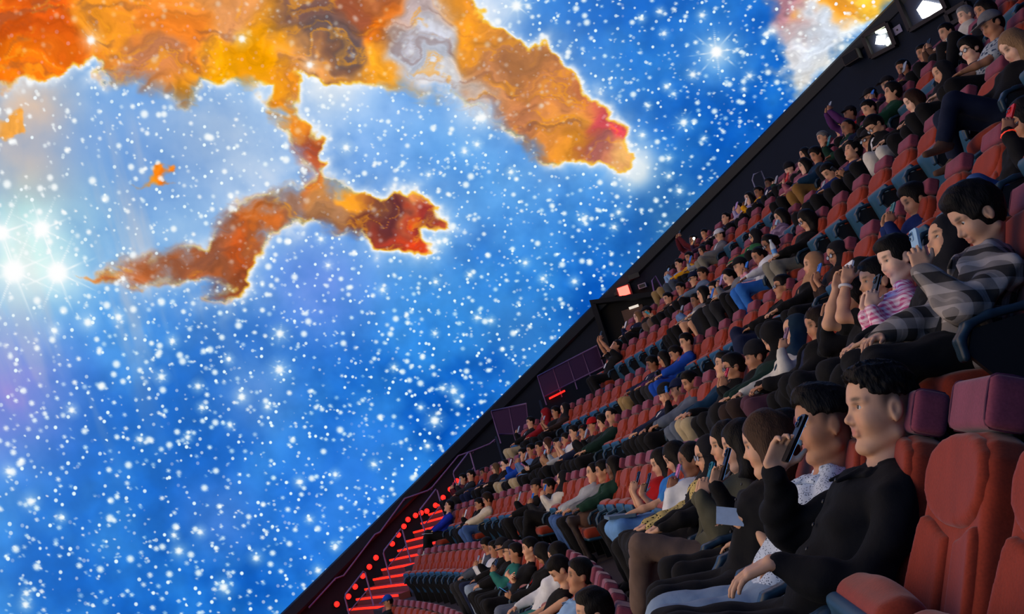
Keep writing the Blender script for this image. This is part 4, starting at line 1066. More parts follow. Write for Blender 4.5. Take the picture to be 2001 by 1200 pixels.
    if top in ('shirt', 'blouse') and lod <= 2:
        CP = []; ring = []
        for t in np.linspace(-2.75, 2.75, 15):
            w = 1-abs(t)/2.75; rr = 0.088 if q.male else 0.080
            ring.append(q.N+(-q.f*math.cos(t)*rr*1.02+q.y*math.sin(t)*rr)*s+q.f*0.004+q.t*(0.042*w+0.010-0.034*(1-w)**2)*s)
        for a_, b_ in zip(ring, ring[1:]):
            CP.append((cone(a_, b_, 0.0085), 0.006, 'u')); CP.append((cone(a_-q.t*0.018+(a_-q.N)*0.12, b_-q.t*0.018+(b_-q.N)*0.12, 0.0085), 0.012, 'u'))
        for e_ in (ring[0], ring[-1]): CP.append((cone(e_, e_-q.t*0.045+q.f*0.022+(e_-q.N)*0.35, 0.012, 0.006), 0.010, 'u'))
        part('collar', mesh_field(CP, max(R['cloth']*0.55, 0.0055)), FAB[pat], root, tcol)
        if lod <= 1:
            for k in range(6):
                c_ = q.H+q.t*(0.44-0.075*k)*s+q.f*(0.128+0.012*math.sin(k))*s*(1 if q.male else 1.1)
                part('button', mesh_field([(ell(c_, (0.004, 0.007, 0.007), np.array([q.f, q.y, q.t])), 0, 'u')], 0.003), M_GLASSFRAME, root)
    if opened:
        ic = p.get('inner', (0.55, 0.56, 0.60))
        IP = torso_prims(q, g*0.5, 0.05, p)+[(ell(q.N+q.t*0.018*s-q.f*0.002, (0.078*s, 0.074*s, 0.036*s), np.array([q.f, q.y, q.t])), 0.015, 'u'), (cone(q.N+q.t*0.03*s+q.f*0.012, q.N+q.t*0.16*s+q.f*0.03, 0.054*s, 0.065*s), 0.006, 's')]
        part('inner_shirt', mesh_field(IP, R['cloth']*1.3), FAB['plain'], root, ic)
    if p.get('tie'):
        c0 = q.N+q.f*0.085*s-q.t*0.005; TP = [(cone(c0, c0-q.t*0.03+q.f*0.016, 0.017, 0.013), 0, 'u'), (cone(c0-q.t*0.04+q.f*0.020, c0-q.t*0.25+q.f*0.050, 0.015, 0.026), 0.01, 'u')]
        part('tie', mesh_field(TP, max(R['cloth']*0.7, 0.006)), FAB['plain'], root, p['tie'])
    if p.get('lanyard'):
        mb = MB(); c0 = q.N; pts = [c0+q.y*0.075*s+q.f*0.03, c0+q.y*0.05*s+q.f*0.115*s-q.t*0.06, c0+q.f*0.150*s-q.t*0.26*s, c0-q.y*0.05*s+q.f*0.115*s-q.t*0.06, c0-q.y*0.075*s+q.f*0.03]
        mb.tube(pts, 0.006, 5); o = mb.obj('lanyard', FAB['plain'], root, True); o.color = (*p['lanyard'], 1)
        c1 = c0+q.f*0.165*s-q.t*0.31*s; mb = MB(); mb.prism([c1+q.y*a+q.t*b-q.f*0.003 for a, b in ((-0.035, -0.05), (0.035, -0.05), (0.035, 0.05), (-0.035, 0.05))], [c1+q.y*a+q.t*b+q.f*0.003 for a, b in ((-0.035, -0.05), (0.035, -0.05), (0.035, 0.05), (-0.035, 0.05))])
        o = mb.obj('badge', FAB['plain'], root); o.color = (0.6, 0.65, 0.7, 1)
    # --- lower garment
    if bot == 'trousers':
        P = [(ell(q.H-q.f*0.01, (0.125*s+g, 0.165*s+g, 0.115*s+g), np.array([q.f, q.y, q.t])), 0.05, 'u')]
        for sd in (1, -1): P += leg_prims(q, sd, g, 0.96, p.get('flare', 0.012))
        part('trousers', mesh_field(P, R['cloth']*1.2, (fold*0.8, 26, p['seed']+5) if fold else None), FAB[p['bot'][2] if len(p['bot']) > 2 else 'plain'], root, bcol)
    elif bot == 'shorts':
        P = [(ell(q.H-q.f*0.01, (0.125*s+g, 0.165*s+g, 0.115*s+g), np.array([q.f, q.y, q.t])), 0.05, 'u')]
        for sd in (1, -1): P.append((cone(q.hip[sd], q.hip[sd]+(q.K[sd]-q.hip[sd])*0.62, 0.092*s+g, 0.078*s+g), 0.04, 'u'))
        part('shorts', mesh_field(P, R['cloth']), FAB['plain'], root, bcol)
    elif bot == 'skirt':
        ln = p.get('skirt', 0.55); P = [(ell(q.H-q.f*0.01, (0.13*s+g, 0.17*s+g, 0.12*s+g), np.array([q.f, q.y, q.t])), 0.05, 'u')]
        for a in (1, 0, -1):
            h = (q.hip[1]*(1+a)+q.hip[-1]*(1-a))/2; K = (q.K[1]*(1+a)+q.K[-1]*(1-a))/2
            if ln <= 1: P.append((cone(h, h+(K-h)*ln, 0.090*s+g, 0.080*s+g), 0.07, 'u'))
            else:
                A = (q.A[1]*(1+a)+q.A[-1]*(1-a))/2
                P += [(cone(h, K, 0.090*s+g, 0.066*s+g), 0.06, 'u'), (cone(K, K+(A-K)*(ln-1)+V3(0.02, 0, 0), 0.066*s+g, 0.075*s+g), 0.05, 'u')]
        part('skirt', mesh_field(P, R['cloth'], (fold*1.3, 30, p['seed']+5) if fold else None), FAB['plain'], root, bcol)
    # --- shoes
    if p.get('shoes', True):
        for sd in (1, -1):
            A = q.A[sd]; d = q.toe[sd]; dn = V3(0, 0, -1)
            P = [(cone(A-d*0.03+dn*0.048, A+d*0.17+dn*0.056, 0.036, 0.030), 0, 'u'), (cone(A-d*0.01, A+d*0.05+dn*0.03, 0.042, 0.036), 0.02, 'u')]
            part('shoe', mesh_field(P, max(R['cloth']*1.1, 0.011)), FAB['plain'], root, p.get('shoec', (0.012, 0.012, 0.014)))
    # --- eyes and glasses
    B = Matrix((tuple(q.hf), tuple(q.hl), tuple(q.hu))).transposed().to_4x4(); m = 1.0 if q.male else 0.95; hs = p.get('head', 1.0)*m
    at = lambda a, b, d: q.Hc+(q.hf*a*FX+q.hl*b+q.hu*d*FZ)*hs
    if lod <= 1:
        for sd in (1, -1):
            e = part('eye', mesh_field([(ell(at(0.0720, sd*0.031, 0.012), np.array([0.0125]*3)*hs), 0, 'u')], 0.0030 if lod == 0 else 0.0045), M_EYEWHITE, root)
            g_ = unit(q.hf*1.0+V3(0, 0, p.get('gaze', 0.1)))
            part('iris', mesh_field([(ell(at(0.0720, sd*0.031, 0.012)+g_*0.0088*hs, np.array([0.0050, 0.0072, 0.0072])*hs, np.array([g_, unit(np.cross(V3(0, 0, 1), g_)), np.cross(g_, unit(np.cross(V3(0, 0, 1), g_)))])), 0, 'u')], 0.0022), M_IRIS, e)
    if p.get('glasses'):
        mb = MB()
        for sd in (1, -1):
            c0 = at(0.100, sd*0.033, 0.010); mb.tube([c0+q.hl*0.024*math.cos(t)*hs+q.hu*0.018*math.sin(t)*hs for t in np.linspace(0, 2*math.pi, 14, endpoint=False)], 0.0022 if lod <= 1 else 0.003, 5, True)
            mb.tube([at(0.097, sd*0.057, 0.014), at(0.05, sd*0.083, 0.014), at(-0.012, sd*0.088, 0.010)], 0.002 if lod <= 1 else 0.0028, 5)
        mb.tube([at(0.102, -0.010, 0.014), at(0.108, 0, 0.017), at(0.102, 0.010, 0.014)], 0.0022, 5)
        gl = mb.obj('glasses', M_GLASSFRAME, root, True)
        for sd in (1, -1):
            c0 = at(0.100, sd*0.033, 0.010); mb = MB(); ring = [c0+q.hl*0.0235*math.cos(t)*hs+q.hu*0.0175*math.sin(t)*hs for t in np.linspace(0, 2*math.pi, 14, endpoint=False)]
            mb.prism([r_-q.hf*0.001 for r_ in ring], [r_+q.hf*0.001 for r_ in ring]); mb.obj('lens', M_LENS, gl)
    return root, q
# --- things people hold
M_PHONEEDGE = simple('phone_metal', (0.10, 0.10, 0.11), 0.25, 0.05, metal=0.7)
M_PHONECASE = fabric('phone_case', rough=0.35)
M_LENSBLACK = simple('phone_camera_glass', (0.006, 0.006, 0.009), 0.06, 0.02)
M_SCREENGLOW = glow('phone_screen', (0.10, 0.34, 0.85), 1.0, False)
def rounded_slab(w, h, t, r, seg=4):
    pts = []
    for cx, cy, a0 in ((w/2-r, h/2-r, 0), (-w/2+r, h/2-r, 90), (-w/2+r, -h/2+r, 180), (w/2-r, -h/2+r, 270)):
        for k in range(seg+1):
            a = math.radians(a0+90*k/seg); pts.append((cx+r*math.cos(a), cy+r*math.sin(a)))
    mb = MB(); mb.prism([V3(x, y, -t/2) for x, y in pts], [V3(x, y, t/2) for x, y in pts]); return mb
PH = {}
PH['case'] = rounded_slab(0.075, 0.152, 0.010, 0.012).mesh('case'); PH['screen'] = rounded_slab(0.068, 0.145, 0.0015, 0.009).mesh('screen')
PH['camera_bump'] = rounded_slab(0.034, 0.036, 0.004, 0.008).mesh('camera_bump'); PH['lens'] = rounded_slab(0.012, 0.012, 0.003, 0.006, 3).mesh('lens')
for k, mt in (('case', M_PHONECASE), ('screen', M_SCREENGLOW), ('camera_bump', M_PHONECASE), ('lens', M_LENSBLACK)): PH[k].materials.append(mt)
def build_phone(Mworld, col, label, full=True, group='smartphones held up to film the dome'):
    """local z points out of the back of the phone, y is its long side"""
    root = empty('smartphone', Mworld); tag(root, label, 'phone', group)
    o = link('case', PH['case'], None, root); o.color = (*col, 1)
    link('screen', PH['screen'], None, root, Matrix.Translation((0, 0, -0.0055)))
    b = link('camera_bump', PH['camera_bump'], None, root, Matrix.Translation((-0.016, 0.052, 0.0065))); b.color = (*[c*0.8 for c in col], 1)
    for k, (x, y) in enumerate(((-0.008, 0.008), (0.008, 0.008), (-0.008, -0.008))):
        if full or k == 0: link('lens', PH['lens'], None, b, Matrix.Translation((x, y, 0.003)))
    return root
def phone_matrix(M, c, out, pu, land):
    z = unit(out); y = unit(pu-z*(pu@z)); x = np.cross(y, z)
    if land: x, y = y, -x
    L = Matrix(((x[0], y[0], z[0], c[0]), (x[1], y[1], z[1], c[1]), (x[2], y[2], z[2], c[2]), (0, 0, 0, 1)))
    return M @ L
C = {'black': (20, 20, 23), 'ink': (14, 15, 20), 'charcoal': (38, 39, 44), 'slate': (70, 78, 92), 'grey': (110, 112, 118), 'palegrey': (160, 165, 172), 'white': (205, 208, 215), 'offwhite': (200, 196, 188), 'cream': (205, 195, 172), 'navy': (24, 32, 60), 'navyblue': (22, 40, 92), 'darknavy': (20, 28, 50), 'royalblue': (18, 40, 150), 'blue': (24, 70, 170), 'skyblue': (52, 120, 190), 'lightblue': (130, 165, 205), 'denim': (90, 120, 165), 'denimlight': (95, 140, 195), 'denimgrey': (88, 98, 116), 'greyblue': (132, 150, 172), 'bluegrey': (100, 120, 145), 'jeans': (62, 92, 145), 'brightjeans': (45, 105, 190), 'teal': (40, 110, 105), 'tealnavy': (20, 52, 80), 'tealdark': (30, 85, 95), 'navyteal': (22, 44, 62), 'green': (50, 110, 70), 'darkgreen': (22, 52, 42), 'deepgreen': (18, 42, 38), 'forest': (20, 62, 44), 'olive': (78, 76, 62), 'red': (165, 22, 28), 'crimson': (130, 20, 30), 'maroon': (85, 28, 36), 'rose': (165, 100, 110), 'pinkplain': (215, 150, 165), 'pink': (200, 90, 140), 'plum': (78, 48, 62), 'purple': (78, 40, 92), 'purpledark': (52, 34, 62), 'mauve': (110, 90, 120), 'lavender': (170, 160, 195), 'yellow': (225, 160, 25), 'tan': (165, 125, 95), 'beige': (170, 155, 125), 'khaki': (150, 125, 85), 'khakibrown': (135, 100, 55), 'stone': (125, 122, 112), 'taupe': (100, 82, 74), 'brown': (85, 62, 52), 'darkbrown': (48, 36, 34), 'orange': (210, 110, 60), 'lightgrey': (175, 185, 195), 'plaidbase': (58, 54, 52), 'print': (160, 170, 180), 'speckwhite': (195, 205, 220), 'sand': (188, 166, 104)}
PHONE_C = {'dark': (30, 32, 38), 'black': (12, 12, 14), 'white': (215, 215, 220), 'silver': (150, 160, 175), 'blue': (40, 110, 210), 'paleblue': (150, 185, 215), 'teal': (40, 110, 120), 'cyan': (60, 180, 200), 'pink': (205, 120, 170), 'red': (190, 30, 35), 'lilac': (165, 140, 205), 'mauve': (120, 80, 95), 'patterned': (35, 60, 75), 'torch': (60, 60, 65)}
# row, seat, head (forward, up) in the seat frame, build, hair, skin, top, bottom, arms, look-up angle, label, the rest
PEOPLE = [
 (-1, 1, -0.202, 1.003, 'm', 'cap', 2, ('tee', 'black'), ('trousers', 'black'), 'phl', -5, 3, 'person in black T-shirt and bright blue cap in the lowest row', {'hatc': 'blue', 'ph': 'dark'}),
 (0, 11, -0.211, 0.959, 'm', 'sh', 2, ('hoodie', 'slate'), ('trousers', 'charcoal'), 'lap', -12, 3, 'person in slate hoodie beside the empty run of seats', {}),
 (0, 12, -0.206, 0.904, 'm', 'sh', 2, ('shirt', 'white'), ('trousers', 'navy'), 'ph2', 5, 3, 'person in white shirt filming between two dark jackets', {'ph': 'silver'}),
 (0, 13, -0.226, 0.933, 'm', 'cap', 2, ('jacket', 'black'), ('trousers', 'greyblue'), 'ph1', 5, 3, 'person in black jacket and black cap lifting a white phone', {'inner': 'grey', 'ph': 'white'}),
 (0, 15, -0.145, 0.914, 'm', 'cap', 1, ('jacket', 'black'), ('trousers', 'black'), 'lap', 10, 3, 'person in black jacket, black cap and glasses, hands in lap', {'glasses': True, 'inner': 'charcoal'}),
 (0, 16, -0.141, 0.901, 'm', 'sh', 2, ('shirt', 'teal'), ('trousers', 'black'), 'ph2', 10, 3, 'person in teal green shirt filming with both hands', {'ph': 'dark'}),
 (0, 18, -0.191, 0.975, 'm', 'sh', 1, ('sweater', 'black'), ('trousers', 'black'), 'fold', 8, 2, 'person in black sweater with bare forearms folded', {'sleeve': 0.3}),
 (0, 20, -0.206, 0.942, 'f', 'ln', 2, ('jacket', 'black'), ('trousers', 'denimgrey'), 'phl', -28, 2, 'person in black jacket and red lanyard, head bowed', {'inner': 'maroon', 'lanyard': 'red', 'ph': 'dark'}),
 (0, 22, -0.229, 0.975, 'f', 'ln', 1, ('sweater', 'white'), ('skirt', 'teal'), 'chin', 0, 2, 'person in white long sleeves and teal skirt, hand at face', {'len': 0.05}),
 (0, 24, -0.143, 0.942, 'm', 'sh', 1, ('vest', 'black'), ('trousers', 'black'), 'lap', -25, 2, 'person in black sleeveless top leaning forward, head bowed', {}),
 (0, 26, -0.216, 0.965, 'm', 'sh', 2, ('shirt', 'lightblue'), ('trousers', 'black'), 'lap', 18, 2, 'person in light blue shirt looking up, near the low headrests', {'jaw': 1.02}),
 (0, 30, -0.191, 0.993, 'm', 'sh', 1, ('sweater', 'black'), ('trousers', 'black'), 'lap', 12, 1, 'person in black sweater, low in the seat below grey trainers', {}),
 (1, 0, -0.139, 1.018, 'm', 'sh', 1, ('sweater', 'royalblue'), ('trousers', 'black'), 'lap', 32, 3, 'person in royal blue sweater at the stair end, head back', {'shoec': 'lightgrey', 'legs': 'cross'}),
 (1, 4, -0.130, 0.880, 'm', 'sh', 2, ('jacket', 'black'), ('trousers', 'black'), 'ph1', 5, 3, 'person in black jacket half hidden by a cream hoodie', {'ph': 'white', 'inner': 'charcoal'}),
 (1, 5, -0.166, 0.932, 'm', 'af', 2, ('hoodie', 'cream'), ('trousers', 'jeans'), 'lap', 0, 3, 'person in cream hoodie and blue jeans leaning sideways', {'hcol': (0.02, 0.012, 0.008)}),
 (1, 11, -0.220, 0.920, 'm', 'cap', 2, ('jacket', 'black'), ('trousers', 'black'), 'ph1', 12, 3, 'person in black jacket raising one hand beside empty seats', {'ph': 'silver', 'inner': 'grey'}),
 (1, 13, -0.158, 0.880, 'm', 'sh', 2, ('sweater', 'charcoal'), ('trousers', 'black'), 'ph2', 5, 3, 'person in charcoal sweater filming with a bright blue phone', {'ph': 'blue'}),
 (1, 14, -0.264, 0.931, 'f', 'hj', 1, ('sweater', 'offwhite'), ('trousers', 'black'), 'ph2', 12, 3, 'person in off-white sweater and black headscarf, legs crossed', {'legs': 'cross', 'ph': 'blue'}),
 (1, 18, -0.214, 0.924, 'f', 'pn', 1, ('jacket', 'palegrey'), ('trousers', 'jeans'), 'lap', 12, 3, 'person in pale grey jacket and jeans, hands in lap', {'inner': 'white'}),
 (1, 19, -0.227, 0.914, 'm', 'sh', 2, ('shirt', 'grey'), ('trousers', 'black'), 'lap', 8, 2, 'person in grey shirt squeezed beside a dark green jacket', {}),
 (1, 20, -0.244, 0.927, 'f', 'ln', 4, ('jacket', 'darkgreen'), ('skirt', 'brown'), 'lap', 6, 2, 'person in dark green jacket with white collar and brown tights', {'tights': (0.035, 0.022, 0.018), 'inner': 'white'}),
 (1, 25, -0.193, 0.880, 'f', 'ln', 1, ('tee', 'red'), ('trousers', 'black'), 'ph2', 0, 2, 'person in red top filming with a black phone', {'ph': 'black', 'pc': (0.05, 0.0, 0.82), 'gaze': 0}),
 (1, 26, -0.223, 0.904, 'f', 'ln', 1, ('tee', 'skyblue'), ('skirt', 'denimlight'), 'ph1', -12, 2, 'person in sky blue T-shirt and long pale denim skirt', {'skirt': 1.75, 'ph': 'dark', 'pc': (0.06, 0.05, 0.8), 'len': 0.2}),
 (1, 28, -0.136, 0.880, 'f', 'pn', 3, ('shirt', 'white'), ('trousers', 'black'), 'ph2', 5, 2, 'person in white shirt holding up a pink phone', {'ph': 'pink', 'pc': (-0.01, 0, 0.83)}),
 (1, 29, -0.168, 0.897, 'f', 'hj', 1, ('blouse', 'sand', 'dots'), ('skirt', 'black'), 'lap', 4, 1, 'person in pale yellow blouse with black dots and glasses', {'glasses': True, 'skirt': 1.6, 'tights': (0.02, 0.015, 0.014)}),
 (1, 30, -0.186, 0.945, 'f', 'ln', 1, ('shirt', 'black'), ('skirt', 'black'), 'lap', 6, 1, 'person in plain black shirt between dotted blouse and olive jacket', {'tights': (0.06, 0.035, 0.025), 'skirt': 0.7, 'len': 0.25}),
 (1, 31, -0.160, 0.932, 'f', 'ln', 1, ('jacket', 'olive'), ('trousers', 'taupe'), 'ph2', 6, 1, 'person in olive jacket and taupe trousers raising a phone', {'ph': 'teal', 'pc': (0.05, 0.07, 0.845), 'legs': 'cross', 'inner': 'black', 'len': 0.2}),
 (1, 32, -0.268, 0.920, 'f', 'ln', 1, ('sweater', 'black'), ('trousers', 'black'), 'ph1', 6, 1, 'person in black sweater holding a dark phone, mostly hidden', {'ph': 'black', 'pc': (0.02, -0.02, 0.9), 'W1': (0.08, 0.12, 0.58)}),
 (1, 33, -0.087, 0.943, 'f', 'ln', 1, ('shirt', 'black'), ('trousers', 'black'), 'lap', 4, 1, 'person in black shirt with bare forearms holding a white card', {'hcol': (0.05, 0.025, 0.014), 'sleeve': 0.3, 'W1': (0.075, 0.09, 0.675), 'W-1': (0.1, -0.02, 0.685), 'D1': (0.75, -0.45, 0.45), 'D-1': (0.7, 0.35, 0.4), 'N1': (-0.2, -0.75, 0.3), 'T1': (-0.2, -0.2, 1), 'C1': (20, 25, 20), 'E1': (-0.2, 0.5, -0.8), 'len': 0.22}),
 (1, 34, -0.201, 0.969, 'm', 'fade', 2, ('shirt', 'speckwhite', 'speck'), ('trousers', 'greyblue'), 'lap', 10, 1, 'person in white speckled shirt and grey-blue jeans', {'vol': 0.01, 'W1': (0.07, 0.1, 0.6), 'W-1': (0.08, -0.1, 0.61)}),
 (1, 35, -0.250, 0.987, 'm', 'fade', 1, ('shirt', 'ink'), ('trousers', 'black'), 'ph1', 14, 0, 'person in black button shirt, one hand on knee, phone raised', {'stache': 0.45, 'vol': 0.002, 'ph': 'black', 'pc': (-0.015, -0.1, 0.98), 'aim': 42, 'W1': (0.185, 0.14, 0.7), 'D1': (0.95, -0.1, -0.16), 'N1': (0.12, -0.1, -1), 'T1': (0.2, -1, 0.1), 'C1': (14, 22, 18), 'K1': (0.5, 0.13, 0.575), 'K-1': (0.49, -0.1, 0.555), 'E-1': (0.1, -0.5, -0.85), 'E1': (-0.55, 0.5, -0.7), 'gaze': 0.12, 'wide': 1.05, 'hand': -1, 'jaw': 1.05}),
 (2, -18, -0.157, 0.911, 'm', 'sh', 1, ('sweater', 'maroon'), ('trousers', 'black'), 'ph2', 8, 3, 'person in maroon sweater filming with a red phone at the aisle', {'ph': 'red'}),
 (2, -17, -0.162, 0.930, 'm', 'sh', 1, ('suit', 'charcoal'), ('trousers', 'charcoal'), 'ph1', 8, 3, 'person in charcoal suit lifting a phone near the handrail', {'ph': 'silver'}),
 (2, -16, -0.285, 0.880, 'm', 'sh', 3, ('suit', 'navy'), ('trousers', 'navy'), 'lap', 6, 3, 'person in navy suit and white collar near the handrail', {}),
 (2, -14, -0.180, 0.880, 'f', 'ln', 1, ('sweater', 'black'), ('trousers', 'black'), 'lap', 4, 3, 'person in black sweater between navy suit and dark glasses', {'hcol': (0.1, 0.06, 0.03)}),
 (2, -13, -0.210, 0.880, 'm', 'buzz', 0, ('jacket', 'black'), ('trousers', 'black'), 'lap', 8, 3, 'person in black jacket and dark glasses beside one empty seat', {'glasses': True, 'inner': 'charcoal'}),
 (2, -11, -0.285, 0.965, 'm', 'sh', 1, ('jacket', 'blue'), ('trousers', 'beige'), 'ph1', 6, 3, 'person in bright blue jacket and beige trousers', {'ph': 'white', 'inner': 'white'}),
 (2, -10, -0.285, 0.985, 'm', 'sh', 2, ('shirt', 'denim'), ('trousers', 'black'), 'ph2', 6, 3, 'person in denim shirt filming beside a bright blue jacket', {'ph': 'dark'}),
 (2, -9, -0.285, 0.967, 'm', 'sh', 2, ('sweater', 'black'), ('trousers', 'beige'), 'ph1', 8, 3, 'person in black sweater and beige trousers lifting a phone', {'ph': 'silver'}),
 (2, -8, -0.285, 0.976, 'f', 'ln', 0, ('sweater', 'black'), ('trousers', 'black'), 'phl', -8, 3, 'person in black sweater lowering a pink phone', {'hcol': (0.05, 0.02, 0.012), 'ph': 'pink'}),
 (2, -7, -0.285, 0.905, 'f', 'sh', 2, ('jacket', 'tan'), ('trousers', 'black'), 'ph2', 4, 3, 'person in tan jacket filming with a pale blue phone', {'ph': 'paleblue', 'inner': 'cream'}),
 (2, -6, -0.285, 0.925, 'm', 'sh', 2, ('shirt', 'palegrey'), ('trousers', 'black'), 'ph1', 6, 3, 'person in pale grey shirt beside a tan jacket', {'ph': 'dark'}),
 (2, -5, -0.285, 0.991, 'm', 'sh', 1, ('vest', 'white'), ('trousers', 'black'), 'ph2', 8, 3, 'person in white vest and lanyard aiming a black camera phone', {'ph': 'black', 'lanyard': 'navy'}),
 (2, -4, -0.285, 0.937, 'm', 'sh', 2, ('jacket', 'navy'), ('trousers', 'black'), 'lap', 4, 3, 'person in navy jacket beside a white vest', {'inner': 'lavender'}),
 (2, -3, -0.285, 0.977, 'm', 'cap', 2, ('jacket', 'black'), ('trousers', 'black'), 'ph2', 4, 3, 'person in black jacket and red cap', {'hatc': 'red', 'ph': 'dark', 'inner': 'grey'}),
 (2, -2, -0.285, 0.966, 'f', 'sh', 1, ('sweater', 'black'), ('trousers', 'black'), 'ph1', 4, 3, 'person in black sweater filming beside a red cap', {'ph': 'silver', 'vol': 0.01}),
 (2, -1, -0.284, 0.993, 'm', 'buzz', 1, ('jacket', 'deepgreen'), ('trousers', 'black'), 'lap', 0, 3, 'person in deep green jacket next to four empty seats', {'beard': 0.5, 'inner': 'charcoal'}),
 (2, 4, -0.285, 0.958, 'm', 'bn', 1, ('jacket', 'navy'), ('trousers', 'black'), 'lap', -4, 2, 'person in navy jacket over white shirt and black beanie', {'inner': 'white'}),
 (2, 5, -0.285, 0.944, 'm', 'cap', 2, ('sweater', 'ink'), ('trousers', 'black'), 'ph1', 4, 2, 'person in dark sweater and navy cap with blue phone at ear', {'hatc': 'navy', 'ph': 'blue', 'hand': 1, 'pc': (-0.1, 0.13, 0.96), 'aim': 10}),
 (2, 6, -0.285, 0.967, 'm', 'sh', 2, ('jacket', 'denimgrey'), ('trousers', 'black'), 'lap', -8, 2, 'person in grey denim jacket, head bent, beside a navy cap', {'beard': 0.7, 'inner': 'slate'}),
 (2, 9, -0.201, 0.954, 'm', 'sh', 1, ('sweater', 'tealnavy'), ('trousers', 'denimgrey'), 'lap', 18, 2, 'person in teal-navy sweater and grey jeans looking up', {}),
 (2, 10, -0.112, 0.880, 'm', 'sh', 2, ('sweater', 'black'), ('trousers', 'beige'), 'chin', 4, 2, 'person in black sweater, glasses and beige trousers, hand at chin', {'glasses': True}),
 (2, 11, -0.164, 0.880, 'm', 'bn', 2, ('sweater', 'black'), ('trousers', 'black'), 'ph2', 6, 2, 'person in black sweater and black beanie, red and blue phone', {'ph': 'red'}),
 (2, 12, -0.196, 0.946, 'f', 'hood', 1, ('hoodie', 'deepgreen'), ('skirt', 'black'), 'lap', -14, 2, 'person in deep green hoodie with black hood up', {'hatc': 'black', 'skirt': 1.5}),
 (2, 13, -0.193, 0.921, 'f', 'hj', 1, ('sweater', 'offwhite'), ('trousers', 'darkbrown'), 'ph1', 10, 2, 'person in white top and navy headscarf, phone at cheek', {'hatc': 'navyteal', 'ph': 'mauve', 'hand': 1, 'pc': (-0.06, 0.13, 0.9)}),
 (2, 14, -0.183, 0.880, 'f', 'cu', 2, ('jacket', 'black'), ('trousers', 'plum'), 'lap', 4, 2, 'person in open black cardigan and plum trousers', {'inner': 'navy', 'hcol': (0.018, 0.011, 0.008)}),
 (2, 15, -0.280, 0.930, 'f', 'sh', 2, ('sweater', 'black'), ('trousers', 'black'), 'ph2', 8, 1, 'person in black sweater filming with a patterned phone', {'ph': 'patterned', 'pc': (-0.13, 0.02, 0.97), 'vol': 0.008}),
 (2, 16, -0.228, 0.950, 'm', 'sh', 1, ('tee', 'black'), ('trousers', 'black'), 'phup', 10, 1, 'person in black T-shirt, bare arms raised with white phone', {'ph': 'white', 'pc': (-0.1, 0, 1.075), 'land': True, 'watch': True}),
 (2, 17, -0.163, 0.978, 'f', 'sh', 0, ('blouse', 'pink', 'gingham'), ('trousers', 'black'), 'ph2', 0, 1, 'person in pink gingham blouse filming with dark phone', {'ph': 'black', 'pc': (0.02, 0.06, 0.87), 'vol': 0.002}),
 (2, 18, -0.196, 0.932, 'f', 'hj', 1, ('sweater', 'black'), ('trousers', 'black'), 'lap', 22, 1, 'person in black sweater and black headscarf gazing up', {'gaze': 0.25}),
 (2, 19, -0.108, 0.937, 'm', 'sh', 1, ('jacket', 'plaidbase', 'plaid'), ('trousers', 'black'), 'ph1', -14, 0, 'person in grey plaid overshirt holding up a pale blue phone', {'ph': 'paleblue', 'hand': 1, 'pc': (0.18, 0.06, 0.885), 'aim': 10, 'E1': (0.45, 0.45, -0.8), 'inner': 'black', 'vol': 0.006, 'gaze': -0.2, 'wide': 1.06, 's': 0.98}),
 (3, -4, -0.223, 0.979, 'm', 'sh', 1, ('jacket', 'black'), ('trousers', 'beige'), 'ph1', 8, 3, 'person in black jacket with white cuffs at the railing', {'ph': 'silver', 'inner': 'white'}),
 (3, -2, -0.168, 0.988, 'f', 'hood', 2, ('hoodie', 'crimson'), ('trousers', 'black'), 'lap', 6, 3, 'person in crimson hoodie near the railing', {'hatc': 'crimson'}),
 (3, -1, -0.190, 0.949, 'f', 'sh', 2, ('tee', 'black'), ('trousers', 'black'), 'ph2', 6, 3, 'person in black T-shirt filming between crimson hoodie and black hood', {'ph': 'silver'}),
 (3, 0, -0.189, 0.925, 'f', 'hj', 1, ('sweater', 'darkbrown'), ('trousers', 'black'), 'lap', 6, 3, 'person in dark brown top and black headscarf', {}),
 (3, 9, -0.174, 0.928, 'm', 'sh', 3, ('suit', 'navy'), ('trousers', 'khaki'), 'lap', -6, 3, 'person in navy blazer and khaki trousers after the empty seats', {}),
 (3, 10, -0.166, 0.905, 'f', 'ln', 2, ('sweater', 'purple'), ('trousers', 'black'), 'lap', -4, 3, 'person in purple sweater between two jackets', {'len': 0.03}),
 (3, 11, -0.164, 0.880, 'm', 'sh', 2, ('jacket', 'darkbrown'), ('trousers', 'charcoal'), 'lap', -8, 3, 'person in dark brown jacket beside a bright blue suit', {'inner': 'lavender'}),
 (3, 12, -0.166, 0.958, 'm', 'sh', 1, ('suit', 'blue'), ('trousers', 'blue'), 'lap', 2, 3, 'person in bright blue suit holding a small black camera', {'tie': (0.25, 0.06, 0.04), 'lanyard': 'orange'}),
 (3, 18, -0.285, 0.942, 'm', 'sh', 2, ('suit', 'black'), ('trousers', 'navy'), 'lap', 14, 2, 'person in black suit, black tie and glasses, legs crossed', {'glasses': True, 'tie': (0.01, 0.01, 0.012), 'legs': 'cross', 'over': -1}),
 (3, 20, -0.211, 0.933, 'f', 'hj', 1, ('shirt', 'black'), ('trousers', 'black'), 'lap', 12, 2, 'person in black shirt and tan headscarf', {'hatc': 'tan'}),
 (3, 21, -0.232, 0.889, 'f', 'hj', 2, ('sweater', 'darkbrown'), ('trousers', 'black'), 'ph2', 0, 2, 'person in dark top, black headscarf and glasses filming', {'glasses': True, 'ph': 'blue', 'pc': (0.0, 0.02, 0.8), 'sleeve': 0.55}),
